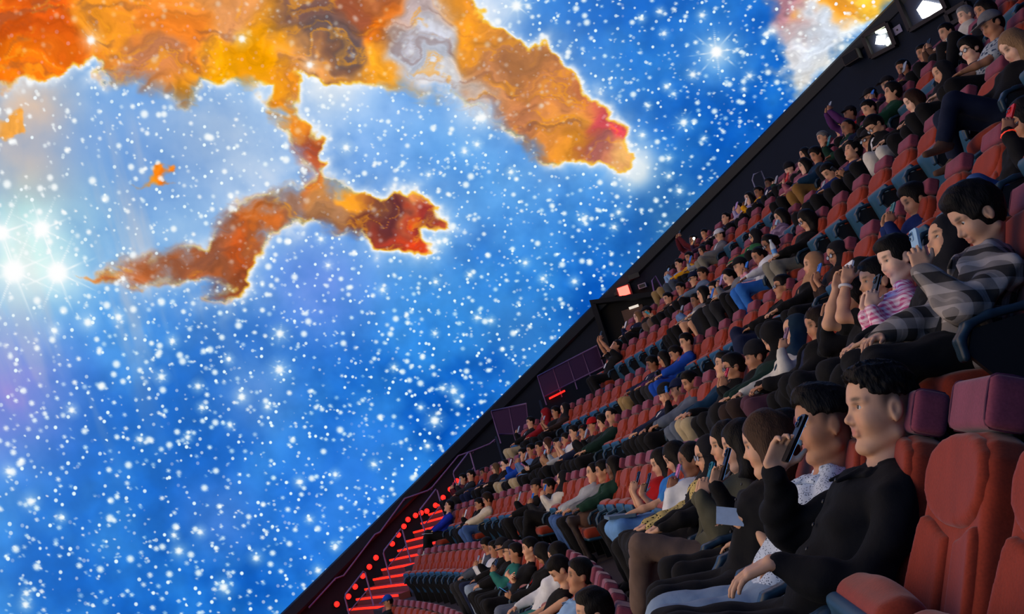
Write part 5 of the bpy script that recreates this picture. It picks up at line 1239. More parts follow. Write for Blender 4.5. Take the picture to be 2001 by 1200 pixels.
 (3, 24, -0.240, 0.891, 'm', 'sh', 2, ('shirt', 'navyblue'), ('trousers', 'black'), 'ph2', -6, 2, 'person in navy blue shirt filming alone among empty seats', {'ph': 'teal', 'pc': (-0.02, 0.04, 0.86), 'vol': 0.006}),
 (3, 27, -0.233, 0.880, 'f', 'ln', 2, ('sweater', 'black'), ('trousers', 'jeans'), 'ph1', 0, 1, 'person in black sweater, jeans and red bead bracelet', {'ph': 'red', 'pc': (-0.06, 0.14, 0.9), 'hand': 1, 'bracelet': True, 'K1': (0.24, 0.13, 0.6), 'A1': (0.22, 0.13, 0.22), 'K-1': (0.26, -0.1, 0.58), 'A-1': (0.22, -0.1, 0.2)}),
 (4, -1, -0.217, 0.997, 'm', 'sh', 2, ('tee', 'black'), ('trousers', 'black'), 'phup', 40, 3, 'person in black T-shirt lying back to film the ceiling', {'ph': 'dark', 'lanyard': 'cream'}),
 (4, 6, -0.254, 0.934, 'm', 'sh', 3, ('jacket', 'denim'), ('trousers', 'black'), 'ph2', 8, 3, 'person in pale denim jacket filming beside bare knees', {'ph': 'silver', 'inner': 'white'}),
 (4, 7, -0.156, 0.941, 'f', 'ln', 1, ('sweater', 'grey'), ('trousers', 'black'), 'lap', 6, 3, 'person in grey sweater squeezed beside pale denim jacket', {}),
 (4, 8, -0.128, 0.880, 'm', 'sh', 1, ('jacket', 'offwhite'), ('shorts', 'black'), 'lap', 4, 3, 'person in off-white jacket and black shorts, bare knees', {'inner': 'grey'}),
 (4, 9, -0.150, 0.924, 'f', 'pn', 0, ('jacket', 'black'), ('skirt', 'black'), 'ph1', -16, 3, 'person in black cardigan and black skirt studying blue phone', {'ph': 'blue', 'skirt': 1.6, 'inner': 'white'}),
 (4, 10, -0.115, 0.939, 'm', 'cap', 1, ('sweater', 'grey'), ('trousers', 'charcoal'), 'ph1', 2, 3, 'person in grey sweater and black cap with lilac phone', {'ph': 'lilac'}),
 (4, 11, -0.171, 0.919, 'f', 'pn', 2, ('blouse', 'pinkplain'), ('trousers', 'black'), 'ph2', -10, 3, 'person in plain pink blouse watching a blue phone', {'ph': 'blue', 'pc': (0.05, 0.0, 0.84)}),
 (4, 12, -0.118, 0.952, 'f', 'pn', 3, ('blouse', 'white'), ('trousers', 'brightjeans'), 'lap', -18, 3, 'person in white blouse, glasses and bright blue jeans', {'glasses': True}),
 (4, 14, -0.155, 0.915, 'f', 'ln', 1, ('sweater', 'black'), ('trousers', 'stone'), 'lap', -12, 2, 'person in black sweater, glasses and stone trousers holding bottle', {'glasses': True, 'len': 0.05}),
 (4, 22, -0.169, 0.901, 'f', 'ln', 0, ('sweater', 'black'), ('trousers', 'darknavy'), 'chin', -14, 2, 'person in black sweater and dark navy trousers, hand at mouth', {'hcol': (0.22, 0.13, 0.07), 'K1': (0.42, 0.05, 0.66), 'A1': (0.6, 0.08, 0.4), 'K-1': (0.44, -0.1, 0.6), 'A-1': (0.46, -0.1, 0.3), 'shoec': 'brown'}),
 (5, -6, -0.220, 0.919, 'f', 'ln', 0, ('suit', 'navy'), ('shorts', 'tealdark'), 'ph1', 4, 3, 'person in navy blazer with white phone, bare leg stretched', {'hcol': (0.16, 0.09, 0.045), 'ph': 'white', 'K1': (0.5, 0.06, 0.5), 'A1': (0.76, 0.06, 0.34)}),
 (5, -5, -0.169, 0.880, 'm', 'cap', 2, ('sweater', 'black'), ('trousers', 'black'), 'lap', 6, 3, 'person in black sweater and black cap beside navy blazer', {}),
 (5, -3, -0.164, 0.881, 'm', 'sh', 1, ('sweater', 'brown'), ('trousers', 'taupe'), 'phl', 2, 3, 'person in brown sweater lounging with a cyan phone', {'ph': 'cyan'}),
 (5, -2, -0.210, 0.917, 'm', 'sh', 2, ('sweater', 'black'), ('trousers', 'black'), 'lap', 2, 3, 'person in black sweater next to a lounging brown sweater', {}),
 (5, -1, -0.249, 0.955, 'm', 'cap', 1, ('suit', 'black'), ('trousers', 'black'), 'lap', 2, 3, 'person in black suit, navy cap and glasses', {'hatc': 'navy', 'glasses': True}),
 (5, 0, -0.174, 0.905, 'm', 'sh', 2, ('hoodie', 'bluegrey'), ('trousers', 'black'), 'lap', -4, 3, 'person in blue-grey hoodie beside the empty seats', {'hcol': (0.025, 0.014, 0.009)}),
 (5, 4, -0.174, 0.906, 'f', 'hj', 1, ('jacket', 'green'), ('trousers', 'black'), 'lap', 2, 3, 'person in green jacket, black headscarf and glasses', {'glasses': True, 'inner': 'white'}),
 (5, 6, -0.111, 0.886, 'f', 'ln', 1, ('shirt', 'mauve', 'stripe'), ('trousers', 'black'), 'ph2', -4, 3, 'person in mauve striped shirt looking at a phone', {'ph': 'paleblue', 'pc': (0.02, 0.02, 0.8), 'len': 0.06}),
 (5, 9, -0.119, 0.954, 'm', 'sh', 1, ('jacket', 'navy'), ('trousers', 'black'), 'ph1', -22, 3, 'person in navy jacket bent over a glowing phone', {'ph': 'silver', 'inner': 'red', 'pc': (0.05, 0.02, 0.8)}),
 (5, 10, -0.193, 1.007, 'm', 'sh', 1, ('jacket', 'navyblue'), ('trousers', 'black'), 'lap', 28, 2, 'person in navy jacket with face turned to ceiling', {'inner': 'navy', 'vol': 0.008}),
 (5, 11, -0.133, 0.942, 'm', 'cap', 2, ('jacket', 'black'), ('trousers', 'black'), 'phl', 4, 2, 'person in black jacket, cap and glasses, hands together', {'glasses': True, 'ph': 'dark', 'inner': 'charcoal'}),
 (5, 12, 0.048, 0.949, 'm', 'sh', 1, ('suit', 'black'), ('trousers', 'black'), 'lap', -30, 2, 'person in black suit and glasses leaning forward', {'glasses': True}),
 (5, 13, -0.130, 0.947, 'f', 'ln', 0, ('suit', 'black'), ('trousers', 'offwhite'), 'lap', -8, 2, 'person in black blazer over white top', {'hcol': (0.03, 0.014, 0.009), 'len': 0.12}),
 (5, 14, -0.193, 0.993, 'f', 'hj', 1, ('sweater', 'black'), ('trousers', 'black'), 'lap', 0, 2, 'person in black sweater and black headscarf, smiling forward', {}),
 (5, 15, -0.189, 0.971, 'f', 'sh', 0, ('tee', 'black'), ('trousers', 'black'), 'lap', 0, 2, 'person in black T-shirt and glasses beside a printed T-shirt', {'glasses': True, 'vol': 0.012}),
 (5, 16, -0.100, 0.962, 'm', 'cap', 2, ('tee', 'print', 'print'), ('trousers', 'black'), 'lap', -8, 2, 'person in printed grey T-shirt and grey cap', {'hatc': 'grey'}),
 (6, -5, -0.269, 0.972, 'm', 'sh', 1, ('shirt', 'lightblue'), ('trousers', 'khaki'), 'ph2', 6, 3, 'person in light blue shirt and khaki trousers filming by railing', {'ph': 'paleblue'}),
 (6, -4, -0.238, 0.953, 'm', 'sh', 2, ('jacket', 'yellow'), ('trousers', 'slate'), 'lap', 4, 3, 'person in yellow jacket beside a light blue shirt', {'inner': 'slate'}),
 (6, -3, -0.264, 0.915, 'f', 'ln', 2, ('sweater', 'palegrey'), ('trousers', 'black'), 'ph1', 4, 3, 'person in pale grey sweater lifting a bright blue phone', {'ph': 'blue', 'len': 0.05}),
 (6, -1, -0.104, 0.910, 'm', 'cap', 1, ('jacket', 'grey'), ('trousers', 'stone'), 'lap', -4, 3, 'person in grey jacket, white cap and stone trousers', {'hatc': 'white', 'inner': 'white'}),
 (6, 5, -0.170, 0.993, 'f', 'ln', 0, ('sweater', 'rose'), ('trousers', 'black'), 'ph1', 2, 3, 'person in rose sweater with a red phone case', {'ph': 'red', 'len': 0.02}),
 (6, 6, -0.095, 0.960, 'm', 'af', 2, ('jacket', 'tealnavy'), ('trousers', 'khakibrown'), 'lap', -4, 3, 'person in teal-navy jacket and brown khaki trousers', {'inner': 'navy'}),
 (6, 8, -0.048, 0.938, 'm', 'buzz', 3, ('jacket', 'darkgreen'), ('trousers', 'black'), 'ph1', 4, 3, 'person in dark green jacket lifting a teal phone', {'ph': 'teal', 'inner': 'black'}),
 (6, 9, -0.096, 0.965, 'm', 'sh', 1, ('jacket', 'navy'), ('trousers', 'black'), 'lap', -6, 3, 'person in navy jacket under a red shirt in the row behind', {'inner': 'navy'}),
 (6, 10, -0.131, 0.938, 'm', 'sh', 1, ('jacket', 'forest'), ('trousers', 'black'), 'lap', 20, 3, 'person in forest green jacket, chin lifted to the dome', {'inner': 'black', 'vol': 0.012}),
 (6, 14, -0.073, 0.880, 'f', 'ln', 2, ('sweater', 'black'), ('trousers', 'black'), 'lap', 0, 2, 'person in black sweater and black trousers, knees raised', {'legs': 'up'}),
 (7, -7, -0.285, 0.990, 'm', 'sh', 2, ('sweater', 'maroon'), ('trousers', 'black'), 'phup', 14, 3, 'person in maroon sweater with both arms raised', {'ph': 'dark'}),
 (7, -6, -0.285, 0.949, 'm', 'sh', 2, ('sweater', 'purpledark'), ('trousers', 'black'), 'ph1', 6, 3, 'person in dark purple sweater with a shining phone torch', {'ph': 'torch'}),
 (7, -4, -0.215, 0.938, 'm', 'sh', 1, ('jacket', 'purpledark'), ('trousers', 'black'), 'lap', 20, 3, 'person in dark purple jacket, chin up, against the back wall', {'inner': 'black'}),
 (7, -3, -0.254, 0.944, 'm', 'sh', 1, ('jacket', 'navy'), ('trousers', 'black'), 'lap', 22, 3, 'person in navy jacket, chin up, against the back wall', {'inner': 'navy'}),
 (7, -2, -0.191, 0.983, 'f', 'ln', 0, ('sweater', 'lavender'), ('trousers', 'black'), 'ph1', 6, 3, 'person in lavender sweater holding a phone at face', {'ph': 'lilac', 'len': 0.0}),
 (7, -1, -0.098, 0.902, 'm', 'sh', 3, ('jacket', 'yellow'), ('trousers', 'black'), 'ph1', 2, 3, 'person in yellow jacket holding up a white phone', {'ph': 'white', 'inner': 'black'}),
 (7, 0, -0.030, 0.880, 'm', 'sh', 4, ('suit', 'navy'), ('trousers', 'black'), 'lap', 6, 3, 'person in navy suit and white collar in the top row', {}),
 (7, 1, -0.169, 0.929, 'm', 'bn', 0, ('jacket', 'darkgreen'), ('trousers', 'black'), 'ph1', -6, 3, 'person in dark green jacket and black beanie with lit phone', {'ph': 'silver', 'inner': 'red'}),
 (7, 2, -0.207, 0.981, 'f', 'ln', 1, ('sweater', 'rose'), ('trousers', 'black'), 'lap', 4, 3, 'person in rose sweater in the top row', {'len': 0.0}),
 (7, 3, -0.285, 1.030, 'm', 'sh', 1, ('jacket', 'black'), ('trousers', 'black'), 'lap', 4, 3, 'person in black jacket over yellow top in the top row', {'hcol': (0.15, 0.15, 0.15), 'inner': 'yellow'}),
 (7, 4, -0.283, 0.991, 'm', 'cap', 1, ('sweater', 'rose'), ('trousers', 'black'), 'lap', 2, 3, 'person in rose sweater and black cap', {}),
 (7, 5, -0.171, 1.003, 'm', 'cap', 2, ('sweater', 'purple'), ('trousers', 'black'), 'phup', 6, 3, 'person in purple sweater with arms raised to film', {'ph': 'silver'}),
 (7, 6, -0.245, 1.027, 'm', 'cap', 1, ('shirt', 'red'), ('trousers', 'black'), 'lap', -6, 3, 'person in red shirt and black cap in the top row', {}),
 (7, 7, -0.195, 0.968, 'm', 'cap', 1, ('sweater', 'purple'), ('trousers', 'black'), 'ph2', 2, 3, 'person in purple sweater and black cap with blue phone', {'ph': 'blue'}),
 (7, 8, -0.140, 0.969, 'm', 'sh', 2, ('sweater', 'purpledark'), ('trousers', 'black'), 'chin', 0, 3, 'person in dark purple sweater, hand over mouth, top row', {}),
 (7, 9, -0.121, 0.920, 'm', 'sh', 2, ('sweater', 'plum'), ('trousers', 'black'), 'ph1', 2, 3, 'person in plum sweater aiming a phone in the top row', {'ph': 'silver'}),
 (7, 10, -0.136, 0.927, 'm', 'sh', 1, ('sweater', 'brown'), ('trousers', 'black'), 'ph2', 4, 3, 'person in brown sweater filming in the top row', {'ph': 'dark'}),
 (7, 11, -0.062, 0.880, 'm', 'sh', 0, ('shirt', 'offwhite'), ('trousers', 'black'), 'lap', 4, 2, 'person in off-white shirt in the top row', {'hcol': (0.2, 0.2, 0.2)}),
]
ROW_NAME = {-1: 'lowest', 0: 'second lowest', 1: 'third', 2: 'fourth', 3: 'fifth', 4: 'sixth', 5: 'seventh', 6: 'eighth', 7: 'top'}
ROW_SPAN = {-1: (0, 20), 0: (0, 32), 1: (0, 37), 2: (-18, 19), 3: (-5, 28), 4: (-2, 23), 5: (-7, 17), 6: (-6, 15), 7: (-8, 12)}
def col3(n): return rgb(*C[n]) if isinstance(n, str) else n
M_TORCH = glow('phone_torch', (1.0, 0.86, 0.62), 60.0)
M_WATCH = simple('white_watch_strap', rgb(205, 205, 210), 0.5)
M_BEAD = glow('glowing_red_beads', (0.9, 0.05, 0.02), 0.5, False)  # beads given a faint glow of their own, no lamp in them
M_CARD = simple('white_card', rgb(190, 205, 220), 0.4)
M_BOTTLE, _nt, _p = new_mat('clear_bottle')
_p.inputs['Base Color'].default_value = (0.75, 0.85, 0.95, 1); _p.inputs['Roughness'].default_value = 0.08; _p.inputs['Alpha'].default_value = 0.55
def lathe(prof, seg=12):
    mb = MB(); v = []; f = []
    for r_, z in prof: v += [V3(r_*math.cos(t), r_*math.sin(t), z) for t in (2*math.pi*k/seg for k in range(seg))]
    n = len(prof)
    for j in range(n-1):
        for k in range(seg): f.append((j*seg+k, j*seg+(k+1) % seg, (j+1)*seg+(k+1) % seg, (j+1)*seg+k))
    f += [tuple(range(seg))[::-1], tuple(range((n-1)*seg, n*seg))]
    return mb.add(v, f)
def build_people():
    taken = {}
    for n, (r, i, hx, hz, sex, hair, skin, top, bot, arms, pitch, lod, label, ex) in enumerate(PEOPLE):
        p = dict(r=r, i=i, hx=hx, hz=hz, sex=sex, hair=hair, skin=skin, arms=arms, pitch=pitch, lod=lod, label=label, seed=100+n, group=f'audience in the {ROW_NAME[r]} row')
        p['top'] = (top[0], col3(top[1]))+top[2:]; p['bot'] = (bot[0], col3(bot[1]))+bot[2:]
        ex = dict(ex); ph = ex.pop('ph', None); watch = ex.pop('watch', None); brace = ex.pop('bracelet', None)
        for k in ('hatc', 'inner', 'shoec', 'lanyard'):
            if k in ex: ex[k] = col3(ex[k])
        p.update(ex); p.setdefault('yaw', rnd.uniform(-10, 10)); p.setdefault('roll', rnd.uniform(-4, 4))
        root, q = build_person(p); taken[(r, i)] = label
        M = seat_matrix(r, i)
        if q.phone and ph:
            w = build_phone(phone_matrix(M, *q.phone), rgb(*PHONE_C[ph]), f"{ph.replace('torch', 'dark')} smartphone of the {label}", lod <= 1)
            if ph == 'torch':
                o = lathe([(0.012, -0.002), (0.022, 0.002), (0.026, 0.014), (0.020, 0.028), (0.006, 0.036)], 10).obj('torch_light', M_TORCH, w, matrix=Matrix.Translation((0.02, 0.05, 0.008)))
        if watch:
            W, E = q.W[1], q.E[1]; d = unit(W-E); c = W-d*0.03; u1 = unit(np.cross(d, V3(0, 0.3, 1))); u2 = np.cross(d, u1); mb = MB()
            mb.tube([c+(u1*math.cos(t)+u2*math.sin(t))*0.030 for t in np.linspace(0, 2*math.pi, 16, endpoint=False)], 0.009, 6, True); mb.obj('watch', M_WATCH, root, True)
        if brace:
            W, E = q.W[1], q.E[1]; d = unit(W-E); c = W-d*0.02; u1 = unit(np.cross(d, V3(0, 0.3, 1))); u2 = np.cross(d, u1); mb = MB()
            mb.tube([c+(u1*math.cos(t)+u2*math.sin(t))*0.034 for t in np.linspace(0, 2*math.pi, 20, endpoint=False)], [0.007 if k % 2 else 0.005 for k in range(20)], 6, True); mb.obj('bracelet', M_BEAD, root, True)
        # small things in laps
        if (r, i) == (1, 33):
            c = V3(0.150, 0.075, 0.735); mb = MB(); mb.box((-0.052, -0.0012, -0.034), (0.052, 0.0012, 0.034), Matrix.Rotation(math.radians(-22), 4, 'Y') @ Matrix.Rotation(math.radians(18), 4, 'X'))
            o = link('card', mb.mesh('card'), M_CARD, None, M @ Matrix.Translation(Vector(c))); tag(o, 'white card in the hands of the person in black shirt', 'card')
        if (r, i) == (4, 14):
            b = empty('water_bottle', M @ Matrix.Translation((0.36, 0.03, 0.60))); tag(b, 'clear plastic water bottle with label held on stone trousers', 'bottle')
            lathe([(0.026, 0), (0.031, 0.006), (0.031, 0.13), (0.026, 0.155), (0.013, 0.185), (0.013, 0.20)]).obj('bottle_body', M_BOTTLE, b, True)
            lathe([(0.015, 0.198), (0.015, 0.218)]).obj('bottle_cap', M_CARD, b); lathe([(0.0318, 0.05), (0.0318, 0.10)]).obj('bottle_label', M_PHONECASE, b).color = (0.1, 0.3, 0.7, 1)
        if (r, i) == (3, 12):
            b = empty('compact_camera', M @ Matrix.Translation((0.36, 0.0, 0.665))); tag(b, 'small black camera held by the person in bright blue suit', 'camera')
            mb = MB(); mb.box((-0.018, -0.055, -0.033), (0.018, 0.055, 0.033)); mb.box((-0.012, -0.02, 0.033), (0.012, 0.02, 0.045)); mb.obj('camera_body', M_BLACK, b)
            l_ = lathe([(0.03, 0), (0.03, 0.03), (0.027, 0.036), (0.022, 0.036), (0.020, 0.03)], 14).obj('camera_lens', M_LENSBLACK, b, True, Matrix.Translation((0.018, 0, 0)) @ Matrix.Rotation(math.radians(90), 4, 'Y'))
        if (r, i) == (1, 0):
            mb = rounded_slab(0.18, 0.25, 0.008, 0.012); o = link('tablet', mb.mesh('tablet'), M_CARD, None, M @ Matrix.Translation((0.50, 0.02, 0.60)) @ Matrix.Rotation(math.radians(-15), 4, 'Y')); tag(o, 'pale tablet lying across black trousers at the stair end', 'tablet')
        if (r, i) == (1, 26):
            mb = rounded_slab(0.22, 0.31, 0.025, 0.012); o = link('folder', mb.mesh('folder'), simple('slate_folder', rgb(80, 105, 125), 0.5), None, M @ Matrix.Translation((0.34, 0.0, 0.615)) @ Matrix.Rotation(math.radians(-10), 4, 'Y')); tag(o, 'slate blue folder lying on a pale denim skirt', 'folder')
    # seats: occupied ones folded down, free ones tipped up
    for r, (lo, hi) in ROW_SPAN.items():
        for i in range(lo, hi+1):
            occ = taken.get((r, i))
            if occ: lab, grp = 'red seat of the '+occ, f'occupied seats of the {ROW_NAME[r]} row'
            elif (r, i+1) in taken or (r, i-1) in taken:
                side, nb = ('right', taken[(r, i+1)]) if (r, i+1) in taken else ('left', taken[(r, i-1)])
                lab, grp = f"empty seat {side} of the "+' '.join(nb.replace(',', '').split()[:11]), f'empty seats of the {ROW_NAME[r]} row'
            else: lab, grp = f'empty red tip-up theatre seat with purple headrest in the {ROW_NAME[r]} row', f'empty seats of the {ROW_NAME[r]} row'
            build_seat(r, i, not occ, 'near' if (r in (1, 2) and i >= 33) or (r == 1 and i >= 31) or (r == 2 and i >= 17) or (r == 0 and i >= 27) else 'far', lab, grp)
build_people()
print('PEOPLE tris', STATS)

# ------------------------------------------------------------------ far side: stairs, rails, lamps, doorway, projection niches
M_DOOR = simple('brown_door', rgb(96, 66, 52), 0.55, 0.25, 6, stretch=(1, 1, 6))
M_DARKBOX = simple('black_recess', rgb(12, 12, 14), 0.8)
M_GREY = simple('pale_plate', rgb(150, 145, 165), 0.5)
M_SCONCE = glow('sconce_light', (1.0, 0.9, 0.75), 0.6)
M_EXIT = glow('red_sign_light', (1.0, 0.035, 0.025), 11.0)
M_NICHE = simple('niche_lining', rgb(40, 48, 66), 0.5)
def stair_z(R): return 0.58*(R-34.5)-0.55
def build_stairs():
    root = empty('stairs', Matrix.Identity(4)); tag(root, 'red lit aisle stairs climbing between the seat rows and the wall', None, None, 'structure')
    T0, T1 = math.radians(2.7), math.radians(7.9); run = 0.29; n = 8
    R = 30.6
    while R < 37.2:
        z = stair_z(R); mb = MB()
        a = [polar(R, T0+(T1-T0)*j/n, z) for j in range(n+1)]; b = [polar(R+run, T0+(T1-T0)*j/n, z) for j in range(n+1)]
        c = [polar(R, T0+(T1-T0)*j/n, z-0.20) for j in range(n+1)]; d = [polar(R+run, T0+(T1-T0)*j/n, z-0.20) for j in range(n+1)]
        v = a+b+c+d; m = n+1; f = []
        for j in range(n): f += [(j, j+1, m+j+1, m+j), (2*m+j, 2*m+j+1, j+1, j), (m+j, m+j+1, 3*m+j+1, 3*m+j)]
        f += [(0, m, 3*m, 2*m), (n, 2*m+n, 3*m+n, m+n)]
        mb.add(v, f); o = mb.obj('stair_step', M_STEP, root)
        mb = MB()
        for j in range(n):
            q = [polar(R-0.012+dr, T0+(T1-T0)*(j+k)/n, z+dz) for k in (0, 1) for dr, dz in ((0, -0.045), (0.02, -0.045), (0.02, 0.006), (0, 0.006))]
            mb.prism(q[:4], q[4:])
        mb.obj('step_light', M_STEPGLOW, o)
        R += run
def wall_frame(deg, drop, inset=0.0):
    p = wall_pt(deg, drop, inset); a, b = wall_pt(deg+0.5, 0), wall_pt(deg-0.5, 0)
    x = Vector((b.x-a.x, b.y-a.y, 0)).normalized(); c = Vector(DOME_C); y = Vector((c.x-p.x, c.y-p.y, 0)); y = (y-x*y.dot(x)).normalized()
    return Matrix(((x.x, y.x, 0, p.x), (x.y, y.y, 0, p.y), (0, 0, 1, p.z), (0, 0, 0, 1)))
def build_lamps():
    L = [(8.66, .91), (9.84, .95), (11.08, .97), (12.36, .97), (13.7, .90), (14.5, .81), (15.32, .74), (16.44, .66), (17.2, .72), (18.22, .78), (19.3, .84), (21.84, .78), (22.98, .83), (24.1, .88), (25.4, .94), (26.54, 1.0), (28.22, .91), (-14.2, 1.35)]
    globe = lathe([(0.030, 0.0), (0.060, 0.012), (0.074, 0.04), (0.066, 0.075), (0.040, 0.10), (0.008, 0.112)], 14).mesh('globe', True); globe.materials.append(M_REDLAMP)
    plate = lathe([(0.085, -0.02), (0.085, 0.006), (0.07, 0.012)], 14).mesh('base_plate'); plate.materials.append(M_BLACK)
    for k, (d, h) in enumerate(L):
        last = k == len(L)-1
        r = empty('wall_lamp', wall_frame(d, h, 0.02) @ Matrix.Rotation(math.radians(-90), 4, 'X'))
        tag(r, 'round red wall lamp beside the mesh railing and black T-shirt' if last else 'small round red lamp on the wall along the stairs', 'lamp', None if last else 'red lamps along the stairs')
        link('globe', globe, None, r); link('base_plate', plate, None, r)
def build_rails():
    # handrail on the wall
    r = empty('wall_handrail', Matrix.Identity(4)); tag(r, 'long purple handrail fixed to the wall above the stairs', 'handrail')
    pts = [(32, .36), (27.82, .32), (26.72, .43), (21.42, .23), (20.68, .29), (16.34, .10), (13.04, .44), (12.34, .47), (7.68, .36), (5.46, .59), (3.04, .82), (2.18, .84)]
    P = [wall_pt(a, b, 0.22) for a, b in pts]; MB().tube(P, 0.022, 8).obj('rail', M_RAIL, r, True)
    for a, b in pts[1::2]: MB().tube([wall_pt(a, b, 0.22), wall_pt(a, b+0.05, 0.16), wall_pt(a, b+0.06, -0.02)], 0.012, 6).obj('bracket', M_RAIL, r, True)
    # sloping stair handrails
    th = math.radians(5.0)
    for k, R in enumerate((33.25, 34.45, 35.65, 36.85)):
        r = empty('stair_handrail', Matrix.Identity(4)); tag(r, 'purple tube handrail standing between the red stair treads', 'handrail', 'handrails of the stairs')
        z = stair_z(R); MB().tube([polar(R, th, z-0.05), polar(R, th, z+0.72), polar(R+0.03, th, z+0.78), polar(R+0.60, th, z+1.16), polar(R+0.63, th, z+1.12), polar(R+0.63, th, stair_z(R+0.63)-0.05)], 0.02, 8).obj('rail', M_RAIL, r, True)
        MB().tube([polar(R, th, z+0.36), polar(R+0.63, th, z+0.74)], 0.014, 8).obj('mid_rail', M_RAIL, r, True)
    # mesh railings on the parapets
    th = math.radians(4.8)
    for lab, top, bot, n in (('long purple railing with mesh panels on the dark parapet', ((40.12, 3.50), (42.40, 3.98)), ((40.12, 2.90), (42.42, 3.33)), 4), ('short purple railing with mesh panels above the aisle', ((38.38, 2.86), (39.50, 2.83)), ((38.38, 2.21), (39.32, 2.02)), 2)):
        r = empty('mesh_railing', Matrix.Identity(4)); tag(r, lab, 'railing')
        at = lambda e, u: polar(e[0][0]+(e[1][0]-e[0][0])*u, th, e[0][1]+(e[1][1]-e[0][1])*u)
        MB().tube([at(top, 0), at(top, 1)], 0.024, 8).obj('top_rail', M_RAIL, r, True); MB().tube([at(bot, 0), at(bot, 1)], 0.024, 8).obj('bottom_rail', M_RAIL, r, True)
        for k in range(n+1):
            u = k/n; MB().tube([at(top, u), at(bot, u), at(bot, u)-Vector((0, 0, 0.25))], 0.02, 8).obj('post', M_RAIL, r, True)
        for k in range(n):
            a, b, c, d = at(top, (k+0.04)/n), at(top, (k+0.96)/n), at(bot, (k+0.96)/n), at(bot, (k+0.04)/n); nn = (b-a).cross(d-a).normalized()*0.006
            MB().prism([p+nn for p in (a, b, c, d)], [p-nn for p in (a, b, c, d)]).obj('mesh_panel', M_PANEL, r)
        # parapet the railing stands on
        a, b = at(bot, -0.06), at(bot, 1.06); t = Vector((math.cos(th), math.sin(th), 0))*0.12; z0 = -2.5
        q = [a-Vector((0, 0, .04)), b-Vector((0, 0, .04)), Vector((b.x, b.y, z0)), Vector((a.x, a.y, z0))]
        o = MB().prism(q, [p+t for p in q]).obj('wall_parapet', M_WALL); tag(o, 'plain dark parapet wall below a purple railing', None, None, 'structure')
    mb = MB(); a = [polar(40.2+u, th, 2.80+u*0.186) for u in (0.05, 0.6)]
    mb.prism([a[0]+Vector((-.10, 0, -.03)), a[1]+Vector((-.10, 0, -.03)), a[1]+Vector((-.10, 0, .02)), a[0]+Vector((-.10, 0, .02))], [a[0]+Vector((-.04, 0, -.03)), a[1]+Vector((-.04, 0, -.03)), a[1]+Vector((-.04, 0, .02)), a[0]+Vector((-.04, 0, .02))])
    tag(mb.obj('strip_light', M_REDLAMP), 'red strip light glowing under the long mesh railing', 'light')
    # hoop rail at the back wall
    P = [wall_pt(-42.2, 1.55, 0.5), wall_pt(-42.2, 0.95, 0.5), wall_pt(-42.6, 0.86, 0.5), wall_pt(-43.6, 0.95, 0.5), wall_pt(-43.8, 1.7, 0.5)]
    r = empty('hoop_rail', Matrix.Identity(4)); tag(r, 'thin metal hoop handrail standing before the back wall', 'handrail'); MB().tube(P, 0.02, 8).obj('rail', M_GREY, r, True)
    P = [wall_pt(-24.3, 2.4, 0.7), wall_pt(-25.3, 0.95, 0.7), wall_pt(-25.9, 0.92, 0.7), wall_pt(-27.2, 2.4, 0.7)]
    r = empty('hoop_rail', Matrix.Identity(4)); tag(r, 'dark purple hoop handrail beside the brown door', 'handrail'); MB().tube(P, 0.024, 8).obj('rail', M_RAIL, r, True)
def wbox(mb, x0, x1, y0, y1, z0, z1): return mb.box((x0, y0, z0), (x1, y1, z1))
